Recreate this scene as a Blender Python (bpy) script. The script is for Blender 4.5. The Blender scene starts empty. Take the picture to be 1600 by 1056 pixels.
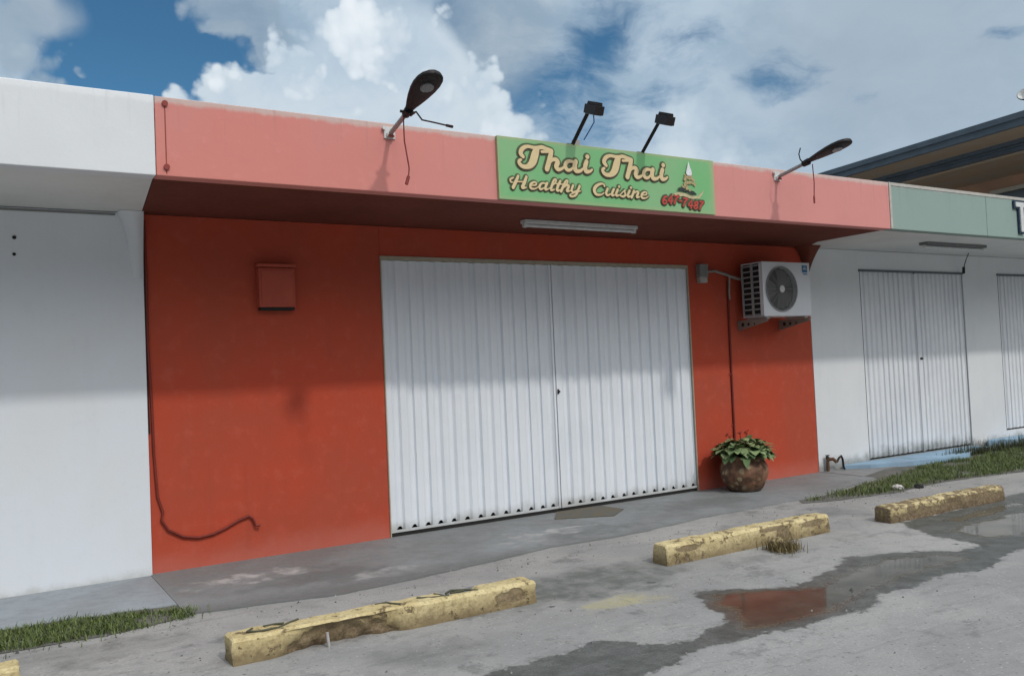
import bpy, math, random
from mathutils import Vector, Matrix, noise as mnoise
random.seed(7)
S = bpy.context.scene
COL = S.collection
PI = math.pi
R = math.radians

# ------------------------------------------------------------------ helpers
class MB:
    """collects faces, then links them as ONE mesh object"""
    def __init__(s): s.v = []; s.f = []; s.sm = []
    def add(s, vs, fs, smooth=False):
        b = len(s.v); s.v += [tuple(p) for p in vs]
        for f in fs: s.f.append(tuple(b + i for i in f)); s.sm.append(smooth)
    def box(s, x0, x1, y0, y1, z0, z1):
        vs = [(x, y, z) for x in (x0, x1) for y in (y0, y1) for z in (z0, z1)]
        s.add(vs, [(0,1,3,2),(4,6,7,5),(0,4,5,1),(2,3,7,6),(0,2,6,4),(1,5,7,3)])
    def obox(s, M, x0, x1, y0, y1, z0, z1):
        vs = [M @ Vector((x, y, z)) for x in (x0, x1) for y in (y0, y1) for z in (z0, z1)]
        s.add(vs, [(0,1,3,2),(4,6,7,5),(0,4,5,1),(2,3,7,6),(0,2,6,4),(1,5,7,3)])
    def prism(s, poly, z0, z1):
        n = len(poly)
        s.add([(x, y, z0) for x, y in poly] + [(x, y, z1) for x, y in poly],
              [tuple(range(n))[::-1], tuple(range(n, 2*n))] + [(i, (i+1) % n, n+(i+1) % n, n+i) for i in range(n)])
    def tube(s, pts, r, seg=10, cap=True, smooth=True):
        pts = [Vector(p) for p in pts]; rs = r if isinstance(r, (list, tuple)) else [r]*len(pts)
        rings = []; prev = None
        for i, p in enumerate(pts):
            a = pts[max(i-1, 0)]; b = pts[min(i+1, len(pts)-1)]; d = (b-a).normalized()
            if prev is None:
                up = Vector((0,0,1)) if abs(d.z) < .9 else Vector((1,0,0)); n = d.cross(up).normalized()
            else:
                n = (prev - d*prev.dot(d)).normalized()
            prev = n; m = d.cross(n)
            rings.append([p + (n*math.cos(2*PI*k/seg) + m*math.sin(2*PI*k/seg))*rs[i] for k in range(seg)])
        vs = [q for ring in rings for q in ring]; fs = []
        for i in range(len(pts)-1):
            for k in range(seg):
                fs.append((i*seg+k, i*seg+(k+1) % seg, (i+1)*seg+(k+1) % seg, (i+1)*seg+k))
        s.add(vs, fs, smooth)
        if cap:
            b = len(vs); s.add(rings[0], [tuple(range(seg))[::-1]]); s.add(rings[-1], [tuple(range(seg))])
    def lathe(s, prof, c=(0,0,0), seg=32, smooth=True):
        vs = []; fs = []
        for r, z in prof:
            for k in range(seg):
                a = 2*PI*k/seg; vs.append((c[0]+r*math.cos(a), c[1]+r*math.sin(a), c[2]+z))
        for i in range(len(prof)-1):
            for k in range(seg):
                fs.append((i*seg+k, i*seg+(k+1) % seg, (i+1)*seg+(k+1) % seg, (i+1)*seg+k))
        s.add(vs, fs, smooth)
    def build(s, name, m, parent=None, bevel=0, world=True):
        me = bpy.data.meshes.new(name); me.from_pydata(s.v, [], s.f); me.update()
        for p, q in zip(me.polygons, s.sm): p.use_smooth = q
        ms = m if isinstance(m, list) else [m]
        for q in ms: me.materials.append(q)
        o = bpy.data.objects.new(name, me); COL.objects.link(o)
        if parent is not None:
            o.parent = parent
            if world:
                t = parent
                off = Vector((0,0,0))
                while t is not None: off += t.location; t = t.parent
                for v in me.vertices: v.co -= off
        if bevel:
            b = o.modifiers.new('bevel', 'BEVEL'); b.width = bevel; b.segments = 2; b.limit_method = 'ANGLE'; b.angle_limit = R(40)
        return o

def tag(o, label=None, cat=None, group=None, kind=None):
    if label: o['label'] = label
    if cat: o['category'] = cat
    if group: o['group'] = group
    if kind: o['kind'] = kind
    return o
def empty(name, loc, label, cat, group=None):
    o = bpy.data.objects.new(name, None); COL.objects.link(o); o.location = loc; o.empty_display_size = .1
    return tag(o, label, cat, group)

# ------------------------------------------------------------------ node helpers
class NT:
    def __init__(s, tree): s.t = tree; s.n = tree.nodes; s.l = tree.links
    def new(s, typ, **kw):
        n = s.n.new(typ)
        for k, v in kw.items(): setattr(n, k, v)
        return n
    def set(s, sock, v):
        if isinstance(v, bpy.types.NodeSocket): s.l.new(v, sock)
        else: sock.default_value = v
    def math(s, op, a, b=0.0, clamp=False):
        n = s.new('ShaderNodeMath', operation=op); n.use_clamp = clamp
        s.set(n.inputs[0], a); s.set(n.inputs[1], b); return n.outputs[0]
    def mix(s, f, a, b):
        n = s.new('ShaderNodeMix', data_type='RGBA'); s.set(n.inputs[0], f)
        for i, c in ((6, a), (7, b)):
            if isinstance(c, (tuple, list)): c = (*c[:3], 1)
            s.set(n.inputs[i], c)
        return n.outputs[2]
    def noise(s, vec, scale, detail=4, rough=.55, w=None):
        n = s.new('ShaderNodeTexNoise'); s.set(n.inputs['Vector'], vec)
        n.inputs['Scale'].default_value = scale; n.inputs['Detail'].default_value = detail; n.inputs['Roughness'].default_value = rough
        return n.outputs['Fac']
    def ncol(s, vec, scale, detail=3):
        n = s.new('ShaderNodeTexNoise'); s.set(n.inputs['Vector'], vec)
        n.inputs['Scale'].default_value = scale; n.inputs['Detail'].default_value = detail
        return n.outputs['Color']
    def ramp(s, v, a, b, lo=0.0, hi=1.0, smooth=True):
        n = s.new('ShaderNodeMapRange'); n.interpolation_type = 'SMOOTHSTEP' if smooth else 'LINEAR'
        s.set(n.inputs[0], v)
        for i, q in zip((1, 2, 3, 4), (a, b, lo, hi)): n.inputs[i].default_value = q
        return n.outputs[0]
    def vmath(s, op, a, b=(0,0,0)):
        n = s.new('ShaderNodeVectorMath', operation=op); s.set(n.inputs[0], a); s.set(n.inputs[1], b); return n
    def sep(s, v):
        n = s.new('ShaderNodeSeparateXYZ'); s.l.new(v, n.inputs[0]); return n.outputs
    def mapping(s, vec, scale=(1,1,1), loc=(0,0,0)):
        n = s.new('ShaderNodeMapping'); s.set(n.inputs[0], vec); n.inputs['Scale'].default_value = scale; n.inputs['Location'].default_value = loc
        return n.outputs[0]

def base_mat(name, rough=.8, spec=.3, metal=0):
    m = bpy.data.materials.new(name); m.use_nodes = True
    t = NT(m.node_tree); p = t.n['Principled BSDF']
    p.inputs['Roughness'].default_value = rough; p.inputs['Specular IOR Level'].default_value = spec
    p.inputs['Metallic'].default_value = metal
    geo = t.new('ShaderNodeNewGeometry').outputs['Position']
    return m, t, p, geo
def bump(t, p, h, strength=.3, dist=.01):
    b = t.new('ShaderNodeBump'); b.inputs['Strength'].default_value = strength; b.inputs['Distance'].default_value = dist
    t.set(b.inputs['Height'], h); t.l.new(b.outputs[0], p.inputs['Normal'])
def sc(c, k): return tuple(min(1, x*k) for x in c)

def paint(name, c, c2=None, rough=.75, spec=.25, var=.12, scale=2.0, bmp=.25, streak=0, dirt=None, metal=0):
    """weathered paint: large mottling, fine grain, optional vertical streaks; dirt=(colour, z0, z1) grime rising from the foot"""
    m, t, p, geo = base_mat(name, rough, spec, metal)
    c2 = c2 or sc(c, 1 - var)
    a = t.noise(geo, scale, 6, .6)
    col = t.mix(t.ramp(a, .35, .68), c, c2)
    g = t.noise(geo, scale*14, 3, .6)
    col = t.mix(t.ramp(g, .55, .8, 0, .35), col, sc(c, 1 - var*1.6))
    if streak:
        v = t.mapping(geo, (9, 9, .6)); st = t.noise(v, 1.6, 4, .6)
        col = t.mix(t.ramp(st, .52, .78, 0, streak), col, sc(c, .62))
    if dirt:
        dc, z0, z1 = dirt
        z = t.sep(geo)[2]; zz = t.math('ADD', z, t.math('MULTIPLY', t.math('SUBTRACT', t.noise(geo, 5, 5, .7), .5), (z1-z0)*1.6))
        col = t.mix(t.ramp(zz, z0, z1, .75, 0), col, dc)
    t.set(p.inputs['Base Color'], col)
    t.set(p.inputs['Roughness'], t.ramp(g, .3, .7, rough-.08, min(1, rough+.08)))
    if bmp: bump(t, p, t.math('ADD', t.math('MULTIPLY', t.noise(geo, 60, 3, .7), .35), a), bmp, .006)
    return m
def plain(name, c, rough=.5, spec=.4, metal=0, var=.15, scale=20):
    return paint(name, c, None, rough, spec, var, scale, .1, 0, None, metal)

# ------------------------------------------------------------------ camera (solved from the photograph's vanishing points)
cam = bpy.data.cameras.new('camera'); co = bpy.data.objects.new('camera', cam); COL.objects.link(co); S.camera = co
cx = Vector((0.8521431100559138, -0.5214120694256567, -0.04451487213829682))
cd = Vector((-0.02052890219680156, 0.051691179327764875, -0.9984520950723168))
cf = Vector((0.5229059993524925, 0.8517379149931973, 0.03334426493734831))
M = Matrix((cx, -cd, -cf)).transposed().to_4x4(); M.translation = (-1.09075, -7.3602, 1.5)
co.matrix_world = M
cam.sensor_width = 36; cam.lens = 1350/1600*36; cam.clip_start = .05; cam.clip_end = 3000

# ------------------------------------------------------------------ light
SUN = Vector((.150, -1, 1.03)).normalized()
elev = math.asin(SUN.z)
sl = bpy.data.lights.new('sun', 'SUN'); sl.energy = 2.0; sl.angle = R(2.6); sl.color = (1, .955, .89)
so = bpy.data.objects.new('sun', sl); COL.objects.link(so); so.location = (3, -12, 12)
so.rotation_euler = (-SUN).to_track_quat('-Z', 'Y').to_euler()

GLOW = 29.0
W = bpy.data.worlds.new('World'); S.world = W; W.use_nodes = True
t = NT(W.node_tree); bg = t.n['Background']; bg.inputs['Strength'].default_value = .1
sky = t.new('ShaderNodeTexSky', sky_type='NISHITA'); sky.sun_disc = False
sky.sun_elevation = elev; sky.sun_rotation = math.atan2(SUN.x, SUN.y)
sky.air_density = 1.0; sky.dust_density = .4; sky.ozone_density = 2.0
D = t.new('ShaderNodeTexCoord').outputs['Generated']
D = t.vmath('NORMALIZE', D).outputs[0]
def warp(vec, scale, amt, detail=3):
    c = t.ncol(vec, scale, detail)
    c = t.vmath('SUBTRACT', c, (.5, .5, .5)).outputs[0]
    c = t.vmath('MULTIPLY', c, (amt, amt, amt)).outputs[0]
    return t.vmath('ADD', vec, c).outputs[0]
_R = (cx, cd, cf)
def dirof(px, py):
    a, b = (px-800)/1350, (py-528)/1350
    return (cx*a + cd*b + cf).normalized()
def blob(vec, px, py, r, soft=.45, squash=1.0, off=None):
    """a round region of the sky around one fixed compass direction"""
    c = dirof(px, py); d = t.vmath('SUBTRACT', vec, tuple(c)).outputs[0]
    if squash != 1.0: d = t.vmath('MULTIPLY', d, (1, 1, squash)).outputs[0]
    L = t.vmath('LENGTH', d).outputs['Value']; r = r/1350
    if off is not None: L = t.math('ADD', L, off)
    return t.ramp(L, r*(1-soft), r*(1+soft), 1, 0)
def mx(*a):
    o = a[0]
    for b in a[1:]: o = t.math('MAXIMUM', o, b)
    return o
Dw = warp(D, 7, .10, 5); Dc = warp(warp(D, 9, .045, 2), 26, .028, 4)
# blue of the clear gaps
skyc = t.vmath('MULTIPLY', sky.outputs[0], (.56, 1.02, 1.18)).outputs[0]
def vor(vec, scale):
    v = t.new('ShaderNodeTexVoronoi', feature='F1'); v.inputs['Scale'].default_value = scale
    t.set(v.inputs['Vector'], vec); return v.outputs['Distance']
v1, v2, v3 = vor(Dc, 20), vor(Dc, 46), vor(D, 95)
bil = t.math('ADD', t.math('ADD', v1, t.math('MULTIPLY', v2, .5)), t.math('MULTIPLY', v3, .22))     # about .2 to 1.0, low on the crowns
off = t.math('MULTIPLY', t.math('SUBTRACT', bil, .62), .055)
# thin high cloud sheet with gaps
Ds = t.mapping(Dw, (1, 1, 2.1))
f1 = t.noise(Ds, 4.2, 6, .6)
fs = t.noise(t.mapping(Dw, (1, 1, 2.4)), 13, 6, .62)
holes = mx(blob(Dw, 205, 40, 150, .22), blob(Dw, 225, 120, 110, .25), blob(Dw, 130, 20, 75, .35), t.math('MULTIPLY', mx(blob(Dw, 925, 60, 60, .7), blob(Dw, 905, 185, 95, .6, 1.5), blob(Dw, 1010, 145, 70, .7, 2), blob(Dw, 840, 150, 60, .7), blob(Dw, 1080, 70, 60, .8, 2)), .50), t.math('MULTIPLY', mx(blob(Dw, 1230, 100, 75, .7, 1.8), blob(Dw, 1265, 115, 40, .7, 1.8)), .48),
           t.math('MULTIPLY', mx(blob(Dw, 1345, 155, 45, .8, 2.5), blob(Dw, 1590, 50, 40, .8, 1.5)), .45), t.math('MULTIPLY', blob(Dw, 730, 10, 60, .8), .55), t.math('MULTIPLY', blob(Dw, 65, 40, 50, .7, 1.8), .45))
cov = t.math('SUBTRACT', t.math('ADD', t.math('ADD', f1, t.math('MULTIPLY', t.math('SUBTRACT', fs, .5), .55)), .20), t.math('MULTIPLY', holes, .56))
thin = t.ramp(cov, .26, .62)
f2 = t.noise(t.mapping(Dw, (1, 1, 1.8), (3, 1, 2)), 7.5, 6, .62)
thinc = t.mix(t.ramp(f2, .34, .66), (5.2, 7.0, 8.8), (7.3, 9.0, 10.6))
thinc = t.mix(t.math('MULTIPLY', blob(Dw, 1420, 60, 190, .7), .8), thinc, (5.8, 7.1, 8.4))
out = t.mix(t.math('MULTIPLY', thin, .95), skyc, thinc)
gm = mx(blob(Dc, 372, 22, 70, .30, off=off), blob(Dc, 415, 70, 60, .30, off=off), blob(Dc, 335, 60, 30, .4, off=off), blob(Dc, 780, 45, 80, .5), blob(Dc, 50, 18, 50, .5, 2.0))
out = t.mix(t.math('MULTIPLY', gm, .85), out, t.mix(t.ramp(f2, .35, .65), (4.3, 5.8, 7.4), (6.2, 7.5, 8.7)))
lm = mx(blob(Dc, 42, 95, 55, .25, off=off), blob(Dc, 140, 120, 20, .5, off=off), blob(Dc, 10, 60, 40, .4))
out = t.mix(t.math('MULTIPLY', lm, .8), out, t.mix(t.ramp(bil, .4, .8), (6.6, 8.0, 9.2), (5.0, 6.5, 8.0)))
cm = mx(blob(Dc, 555, 95, 108, .10, off=off), blob(Dc, 640, 95, 88, .10, off=off), blob(Dc, 470, 125, 75, .12, off=off), blob(Dc, 700, 150, 82, .12, off=off),
        blob(Dc, 400, 165, 78, .14, off=off), blob(Dc, 775, 205, 72, .18, off=off), blob(Dc, 320, 185, 45, .25, off=off), blob(Dc, 600, 190, 160, .10), blob(Dc, 1070, 250, 80, .5, off=off), blob(Dc, 570, 28, 52, .12, off=off), blob(Dc, 500, 50, 42, .15, off=off), blob(Dc, 630, 30, 36, .2, off=off))
f3 = t.noise(Dc, 13, 6, .6)
f4 = t.noise(Dc, 7, 5, .55)
lit = mx(blob(Dc, 545, 55, 75, .35, off=off), t.math('MULTIPLY', blob(Dc, 655, 90, 45, .6, off=off), .7), t.math('MULTIPLY', blob(Dc, 362, 118, 24, .6, off=off), .7), t.math('MULTIPLY', blob(Dc, 610, 122, 30, .6, off=off), .75), t.math('MULTIPLY', blob(Dc, 470, 75, 60, .6, off=off), .5), t.math('MULTIPLY', blob(Dc, 610, 60, 75, .5, off=off), .75), t.math('MULTIPLY', blob(Dc, 720, 150, 50, .7, off=off), .4), t.math('MULTIPLY', blob(Dc, 790, 190, 34, .6), .4))
lit = t.math('ADD', t.math('MULTIPLY', lit, .8), t.math('MULTIPLY', t.math('SUBTRACT', .60, bil), .75), clamp=True)
lit = t.math('ADD', lit, t.math('MULTIPLY', t.math('SUBTRACT', f3, .5), .9), clamp=True)
cc = t.mix(t.ramp(f4, .34, .64), (7.2, 8.9, 10.6), (9.3, 10.7, 11.8))
cc = t.mix(lit, cc, (13.4, 14.2, 14.8))
out = t.mix(t.math('MULTIPLY', cm, .97), out, cc)
# unseen sky behind camera: bright lobe added to light the walls, low band darkened
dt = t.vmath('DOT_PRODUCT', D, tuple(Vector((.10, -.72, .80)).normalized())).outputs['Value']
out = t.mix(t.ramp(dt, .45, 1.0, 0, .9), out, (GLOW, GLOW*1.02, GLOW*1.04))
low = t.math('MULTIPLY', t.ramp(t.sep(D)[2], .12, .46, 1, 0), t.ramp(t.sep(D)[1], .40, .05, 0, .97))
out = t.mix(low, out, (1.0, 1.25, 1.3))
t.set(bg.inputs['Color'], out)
W.cycles.sampling_method = 'MANUAL'; W.cycles.sample_map_resolution = 512

# ------------------------------------------------------------------ materials
WHITE = (.70, .74, .79)
m_white = paint('white_masonry_paint', WHITE, (.70, .72, .74), .85, .2, .06, 1.2, .35, .05, ((.42, .42, .38), -.05, .07))
m_white_soffit = paint('white_soffit_paint', (.70, .71, .69), None, .9, .15, .10, 1.5, .3)
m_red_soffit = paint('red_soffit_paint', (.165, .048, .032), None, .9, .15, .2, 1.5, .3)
m_steel = paint('white_painted_steel', (.765, .80, .85), (.72, .76, .81), .5, .4, .06, 1.6, .0, .10, ((.40, .40, .38), .03, .16))
m_steel_r = paint('grey_white_painted_steel', (.74, .76, .79), (.68, .70, .74), .55, .4, .08, 1.4, .0, .12, ((.16, .17, .16), .06, .26))
m_dark = plain('dark_gap', (.015, .014, .013), .8)
m_metal_dark = plain('black_metal', (.018, .014, .014), .55, .3)
m_grey = plain('grey_galvanised_pipe', (.34, .33, .32), .45, .5, .4)
m_grey_mid = plain('grey_plastic', (.22, .225, .22), .6)
m_offwhite = plain('offwhite_plastic', (.62, .63, .62), .45)
m_wire = plain('black_wire', (.03, .012, .010), .6)
m_wirered = plain('red_wire', (.25, .04, .03), .6)
m_blue = plain('blue_wire', (.02, .12, .36), .5)
m_lens = plain('lamp_lens', (.15, .15, .15), .25, .6)
m_beige = plain('beige_trim', (.42, .37, .28), .7)

def mat_red():
    m, t, p, geo = base_mat('red_masonry_paint', .8, .2)
    a = t.noise(geo, 1.1, 6, .6); b = t.noise(geo, 8, 5, .6); z = t.sep(geo)[2]; x = t.sep(geo)[0]
    col = t.mix(t.ramp(a, .35, .65), (.462, .068, .034), (.405, .074, .041))
    col = t.mix(t.ramp(b, .50, .72, 0, .5), col, (.50, .100, .062))
    dr = t.noise(t.mapping(geo, (7, 7, .5), (1, 0, 4)), 1.3, 5, .65)
    col = t.mix(t.ramp(dr, .56, .74, 0, .30), col, (.32, .062, .036))
    zz = t.math('ADD', z, t.math('MULTIPLY', t.math('SUBTRACT', t.noise(geo, 4, 5, .7), .5), .35))
    col = t.mix(t.ramp(zz, -.02, .24, .55, 0), col, (.50, .16, .12))      # chalky salt bloom near the pavement
    sp = t.noise(geo, 34, 3, .7)
    col = t.mix(t.ramp(sp, .70, .76, 0, .5), col, (.33, .05, .03))
    t.set(p.inputs['Base Color'], col)
    bump(t, p, t.math('ADD', t.math('MULTIPLY', t.noise(geo, 55, 3, .7), .4), b), .35, .006)
    return m
m_red = mat_red()
def mat_fascia(name, c, c2, cap=(.55, .50, .46), amt=.7):
    m, t, p, geo = base_mat(name, .8, .2)
    a = t.noise(geo, 1.3, 6, .6); b = t.noise(geo, 11, 5, .65); z = t.sep(geo)[2]; x = t.sep(geo)[0]
    xx = t.ramp(x, -.1, 4.0)
    col = t.mix(xx, c2, c)
    col = t.mix(t.ramp(a, .4, .65, 0, .5), col, sc(c, .93))
    col = t.mix(t.ramp(b, .56, .75, 0, .35), col, sc(c, 1.08))
    zz = t.math('ADD', z, t.math('MULTIPLY', t.math('SUBTRACT', t.noise(t.mapping(geo, (1, 1, .4)), 6, 5, .7), .5), .09))
    col = t.mix(t.ramp(zz, 3.315, 3.352, 0, amt), col, cap)
    st = t.noise(t.mapping(geo, (14, 14, .8)), 1.2, 4, .6)
    col = t.mix(t.math('MULTIPLY', t.ramp(st, .54, .75, 0, .42), t.ramp(z, 2.9, 3.37)), col, sc(c, .75))
    t.set(p.inputs['Base Color'], col)
    bump(t, p, t.math('ADD', t.math('MULTIPLY', t.noise(geo, 50, 3, .7), .4), b), .3, .006)
    return m
m_pink = mat_fascia('pink_fascia_paint', (.62, .262, .240), (.61, .225, .190))
m_whitef = mat_fascia('white_fascia_paint', (.68, .70, .72), (.68, .70, .72), (.80, .82, .84), .6)
m_greenf = mat_fascia('pale_green_fascia_paint', (.265, .345, .315), (.30, .325, .325), (.42, .44, .45), .9)

def lot_colour(t, geo):
    a = t.noise(geo, .8, 5, .6); b = t.noise(geo, 6, 5, .65); g = t.noise(geo, 80, 2, .8)
    col = t.mix(t.ramp(a, .34, .68), (.355, .345, .332), (.262, .258, .254))
    col = t.mix(t.ramp(b, .50, .74, 0, .55), col, (.225, .222, .218))
    col = t.mix(t.ramp(g, .46, .68, 0, .45), col, (.20, .197, .19))
    col = t.mix(t.ramp(t.noise(t.mapping(geo, (1, 1, 1), (3, 3, 0)), 42, 2, .7), .62, .72, 0, .5), col, (.45, .44, .42))
    d = t.noise(t.mapping(geo, (1, 1, 1), (5, 9, 0)), 2.4, 6, .75)
    col = t.mix(t.ramp(d, .54, .68, 0, .7), col, (.14, .138, .135))
    peb = t.new('ShaderNodeTexVoronoi'); peb.inputs['Scale'].default_value = 38; t.set(peb.inputs['Vector'], geo)
    pc = t.sep(peb.outputs['Color'])
    col = t.mix(t.math('MULTIPLY', t.ramp(pc[0], .86, .90), t.ramp(peb.outputs['Distance'], .20, .34, .55, 0)), col, (.10, .098, .095))
    col = t.mix(t.math('MULTIPLY', t.ramp(pc[1], .88, .92), t.ramp(peb.outputs['Distance'], .18, .30, .45, 0)), col, (.52, .50, .47))
    lng = t.noise(t.mapping(geo, (1.1, 4.5, 1), (2, 7, 0)), 1.5, 5, .7)
    col = t.mix(t.ramp(lng, .54, .70, 0, .5), col, (.185, .182, .178))
    crk = t.math('MULTIPLY', d, 0.0)
    sp = t.new('ShaderNodeTexVoronoi'); sp.inputs['Scale'].default_value = 1.7; t.set(sp.inputs['Vector'], warpg(t, geo, 14, .10))
    col = t.mix(t.ramp(sp.outputs['Distance'], .03, .06, .85, 0), col, (.045, .043, .042))      # old oil spots
    brk = t.ramp(b, .36, .62)
    def st(col, x, y, rx, ry, k, c):
        return t.mix(t.math('MULTIPLY', t.math('MULTIPLY', stain(t, geo, x, y, rx, ry, .55), t.math('ADD', .5, t.math('MULTIPLY', brk, .5))), k), col, c)
    col = st(col, 2.33, -2.98, .34, .20, .65, (.40, .36, .17))        # worn yellow marking
    col = st(col, 2.45, -2.45, 1.05, .50, .85, (.11, .118, .108))
    col = st(col, 1.55, -2.20, .75, .22, .65, (.11, .12, .115))
    col = st(col, 5.7, -1.9, .45, .35, .6, (.13, .14, .14))
    col = st(col, .9, -3.1, .5, .3, .5, (.14, .14, .135))
    col = st(col, 3.9, -2.75, .55, .14, .45, (.15, .15, .145))
    col = st(col, -.6, -1.85, .7, .25, .5, (.15, .15, .14))
    return col, b, g, crk
def mat_lot():
    m, t, p, geo = base_mat('worn_lot_surface', .9, .2)
    col, b, g, crk = lot_colour(t, geo)
    t.set(p.inputs['Base Color'], col)
    bump(t, p, t.math('SUBTRACT', t.math('ADD', t.math('MULTIPLY', g, .35), t.math('MULTIPLY', b, 2.0)), crk), .6, .010)
    return m
def warpg(t, vec, scale, amt):
    c = t.vmath('SUBTRACT', t.ncol(vec, scale, 3), (.5, .5, .5)).outputs[0]
    return t.vmath('ADD', vec, t.vmath('MULTIPLY', c, (amt, amt, amt)).outputs[0]).outputs[0]
def stain(t, geo, x, y, rx, ry, amt=.6):
    c = t.__dict__.setdefault('cache', {}); g = c.get(amt) or c.setdefault(amt, warpg(t, geo, 5, amt))
    d = t.vmath('SUBTRACT', g, (x, y, 0)).outputs[0]; d = t.vmath('MULTIPLY', d, (1/rx, 1/ry, 0)).outputs[0]
    return t.ramp(t.vmath('LENGTH', d).outputs['Value'], .45, 1.0, 1, 0)
m_lot = mat_lot()
def mat_walk(name, c, c2):
    m, t, p, geo = base_mat(name, .75, .3)
    a = t.noise(geo, 1.2, 6, .62); b = t.noise(geo, 6, 6, .7); g = t.noise(geo, 70, 3, .8)
    col = t.mix(t.ramp(a, .36, .64), c, c2)
    col = t.mix(t.ramp(b, .52, .7, 0, .5), col, sc(c, .68))
    col = t.mix(t.ramp(g, .5, .68, 0, .3), col, sc(c, .6))
    for (x, y, rx, ry, k) in ((.62, -.68, .42, .17, .75), (1.5, -1.25, .35, .12, .5), (3.25, -.78, .45, .10, .6), (2.9, -1.0, .4, .15, .4)):
        w = t.math('MULTIPLY', t.math('MULTIPLY', stain(t, geo, x, y, rx*1.25, ry*1.4, .75), t.ramp(b, .40, .62)), k); col = t.mix(w, col, (.50, .48, .47))
    for (x, y, rx, ry, k) in ((1.0, -1.0, .7, .35, .45), (3.5, -1.05, .8, .22, .45), (5.2, -.7, .9, .4, .35)):
        w = t.math('MULTIPLY', t.math('MULTIPLY', stain(t, geo, x, y, rx, ry, .75), t.ramp(a, .3, .6, .4, 1.0)), k*1.3); col = t.mix(w, col, (.12, .127, .125))
    y = t.sep(geo)[1]; yy = t.math('ADD', y, t.math('MULTIPLY', t.math('SUBTRACT', t.noise(geo, 5, 4, .7), .5), .25))
    col = t.mix(t.ramp(yy, -1.50, -1.15, .65, 0), col, (.12, .12, .115))
    t.set(p.inputs['Base Color'], col); t.set(p.inputs['Roughness'], t.ramp(b, .35, .65, .55, .85))
    bump(t, p, t.math('ADD', t.math('MULTIPLY', g, .4), t.math('MULTIPLY', b, 1.4)), .5, .008)
    return m
m_walk = mat_walk('grey_concrete_walk', (.235, .250, .255), (.195, .200, .200))
m_walk_l = mat_walk('blue_grey_concrete_walk', (.31, .345, .375), (.26, .275, .29))
m_walk_r = mat_walk('light_concrete_apron', (.27, .27, .275), (.20, .205, .20))

# ------------------------------------------------------------------ the ground
def sheet(name, poly, z, m, parent=None, jag=0, sub=6, seed=0):
    """flat sheet with an irregular (jagged) outline"""
    pts = []
    n = len(poly)
    for i in range(n):
        a = Vector((*poly[i], 0)); b = Vector((*poly[(i+1) % n], 0)); L = (b-a).length
        k = max(1, int(L*sub)) if jag else 1
        for j in range(k):
            q = a.lerp(b, j/k)
            if jag:
                nv = mnoise.noise_vector(Vector((q.x*6, q.y*6, seed))) + mnoise.noise_vector(Vector((q.x*21, q.y*21, seed+4)))*.45
                q += Vector((nv.x, nv.y, 0))*jag
            pts.append((q.x, q.y, z))
    mb = MB(); mb.add(pts, [tuple(range(len(pts)))]); 
    o = mb.build(name, m, parent)
    import bmesh
    bm = bmesh.new(); bm.from_mesh(o.data); bmesh.ops.triangulate(bm, faces=bm.faces[:])
    bmesh.ops.recalc_face_normals(bm, faces=bm.faces[:])
    if sum(f.normal.z for f in bm.faces) < 0: bmesh.ops.reverse_faces(bm, faces=bm.faces[:])
    bm.to_mesh(o.data); bm.free()
    return o
GZ = -.012
mb = MB(); mb.add([(-600, -600, GZ), (600, -600, GZ), (600, 600, GZ), (-600, 600, GZ)], [(0,1,2,3)])
tag(mb.build('ground', m_lot), kind='structure')
def slab(name, edge, y1, z, m):
    """pavement slab whose front edge follows the points in edge"""
    pts = []
    for i in range(len(edge)-1):
        a, b = edge[i], edge[i+1]; k = max(1, int((b[0]-a[0])*9))
        for j in range(k):
            u = j/k; x = a[0]+(b[0]-a[0])*u; y = a[1]+(b[1]-a[1])*u
            pts.append((x, y + mnoise.noise(Vector((x*5, 3, 1)))*.025 + mnoise.noise(Vector((x*22, 7, 1)))*.012))
    pts.append(edge[-1]); mb = MB(); mb.prism(pts + [(edge[-1][0], y1), (edge[0][0], y1)], -.12, z)
    return tag(mb.build(name, m), kind='structure')
slab('pavement', [(.0, -1.40), (1.0, -1.60), (1.8, -1.52), (2.9, -1.34), (3.7, -1.38), (4.7, -1.24), (6.1, -1.20), (7.0, -1.05), (7.9, -.80)], .3, .0, m_walk)
slab('pavement_left', [(-9, -.98), (-1.2, -.96), (-.6, -1.0), (-.002, -1.1)], .3, -.003, m_walk_l)
slab('pavement_right', [(7.906, -.62), (8.6, -.42), (9.4, -.35), (10.4, -.40), (12, -.40), (17, -.40)], .3, .004, m_walk_r)

m_mud = paint('dark_wet_soil', (.115, .112, .10), (.16, .155, .14), .9, .2, .2, 5, .8)
tag(sheet('soil_verge_left', [(-9, -.95), (-1, -.94), (-.4, -.98), (.05, -1.08), (.12, -1.34), (-.1, -1.48), (-.5, -1.56), (-1.1, -1.52), (-9, -1.6)], GZ+.004, m_mud, jag=.03, seed=1), kind='structure')
tag(sheet('soil_verge_right', [(6.05, -1.22), (6.9, -1.12), (7.9, -.84), (8.0, -.60), (8.8, -.38), (17, -.33), (17, -1.7), (9.4, -1.72), (8.8, -1.60), (8.1, -1.52), (7.1, -1.60), (6.4, -1.50), (5.97, -1.38)], GZ+.004, m_mud, jag=.04, seed=2), kind='structure')

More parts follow.
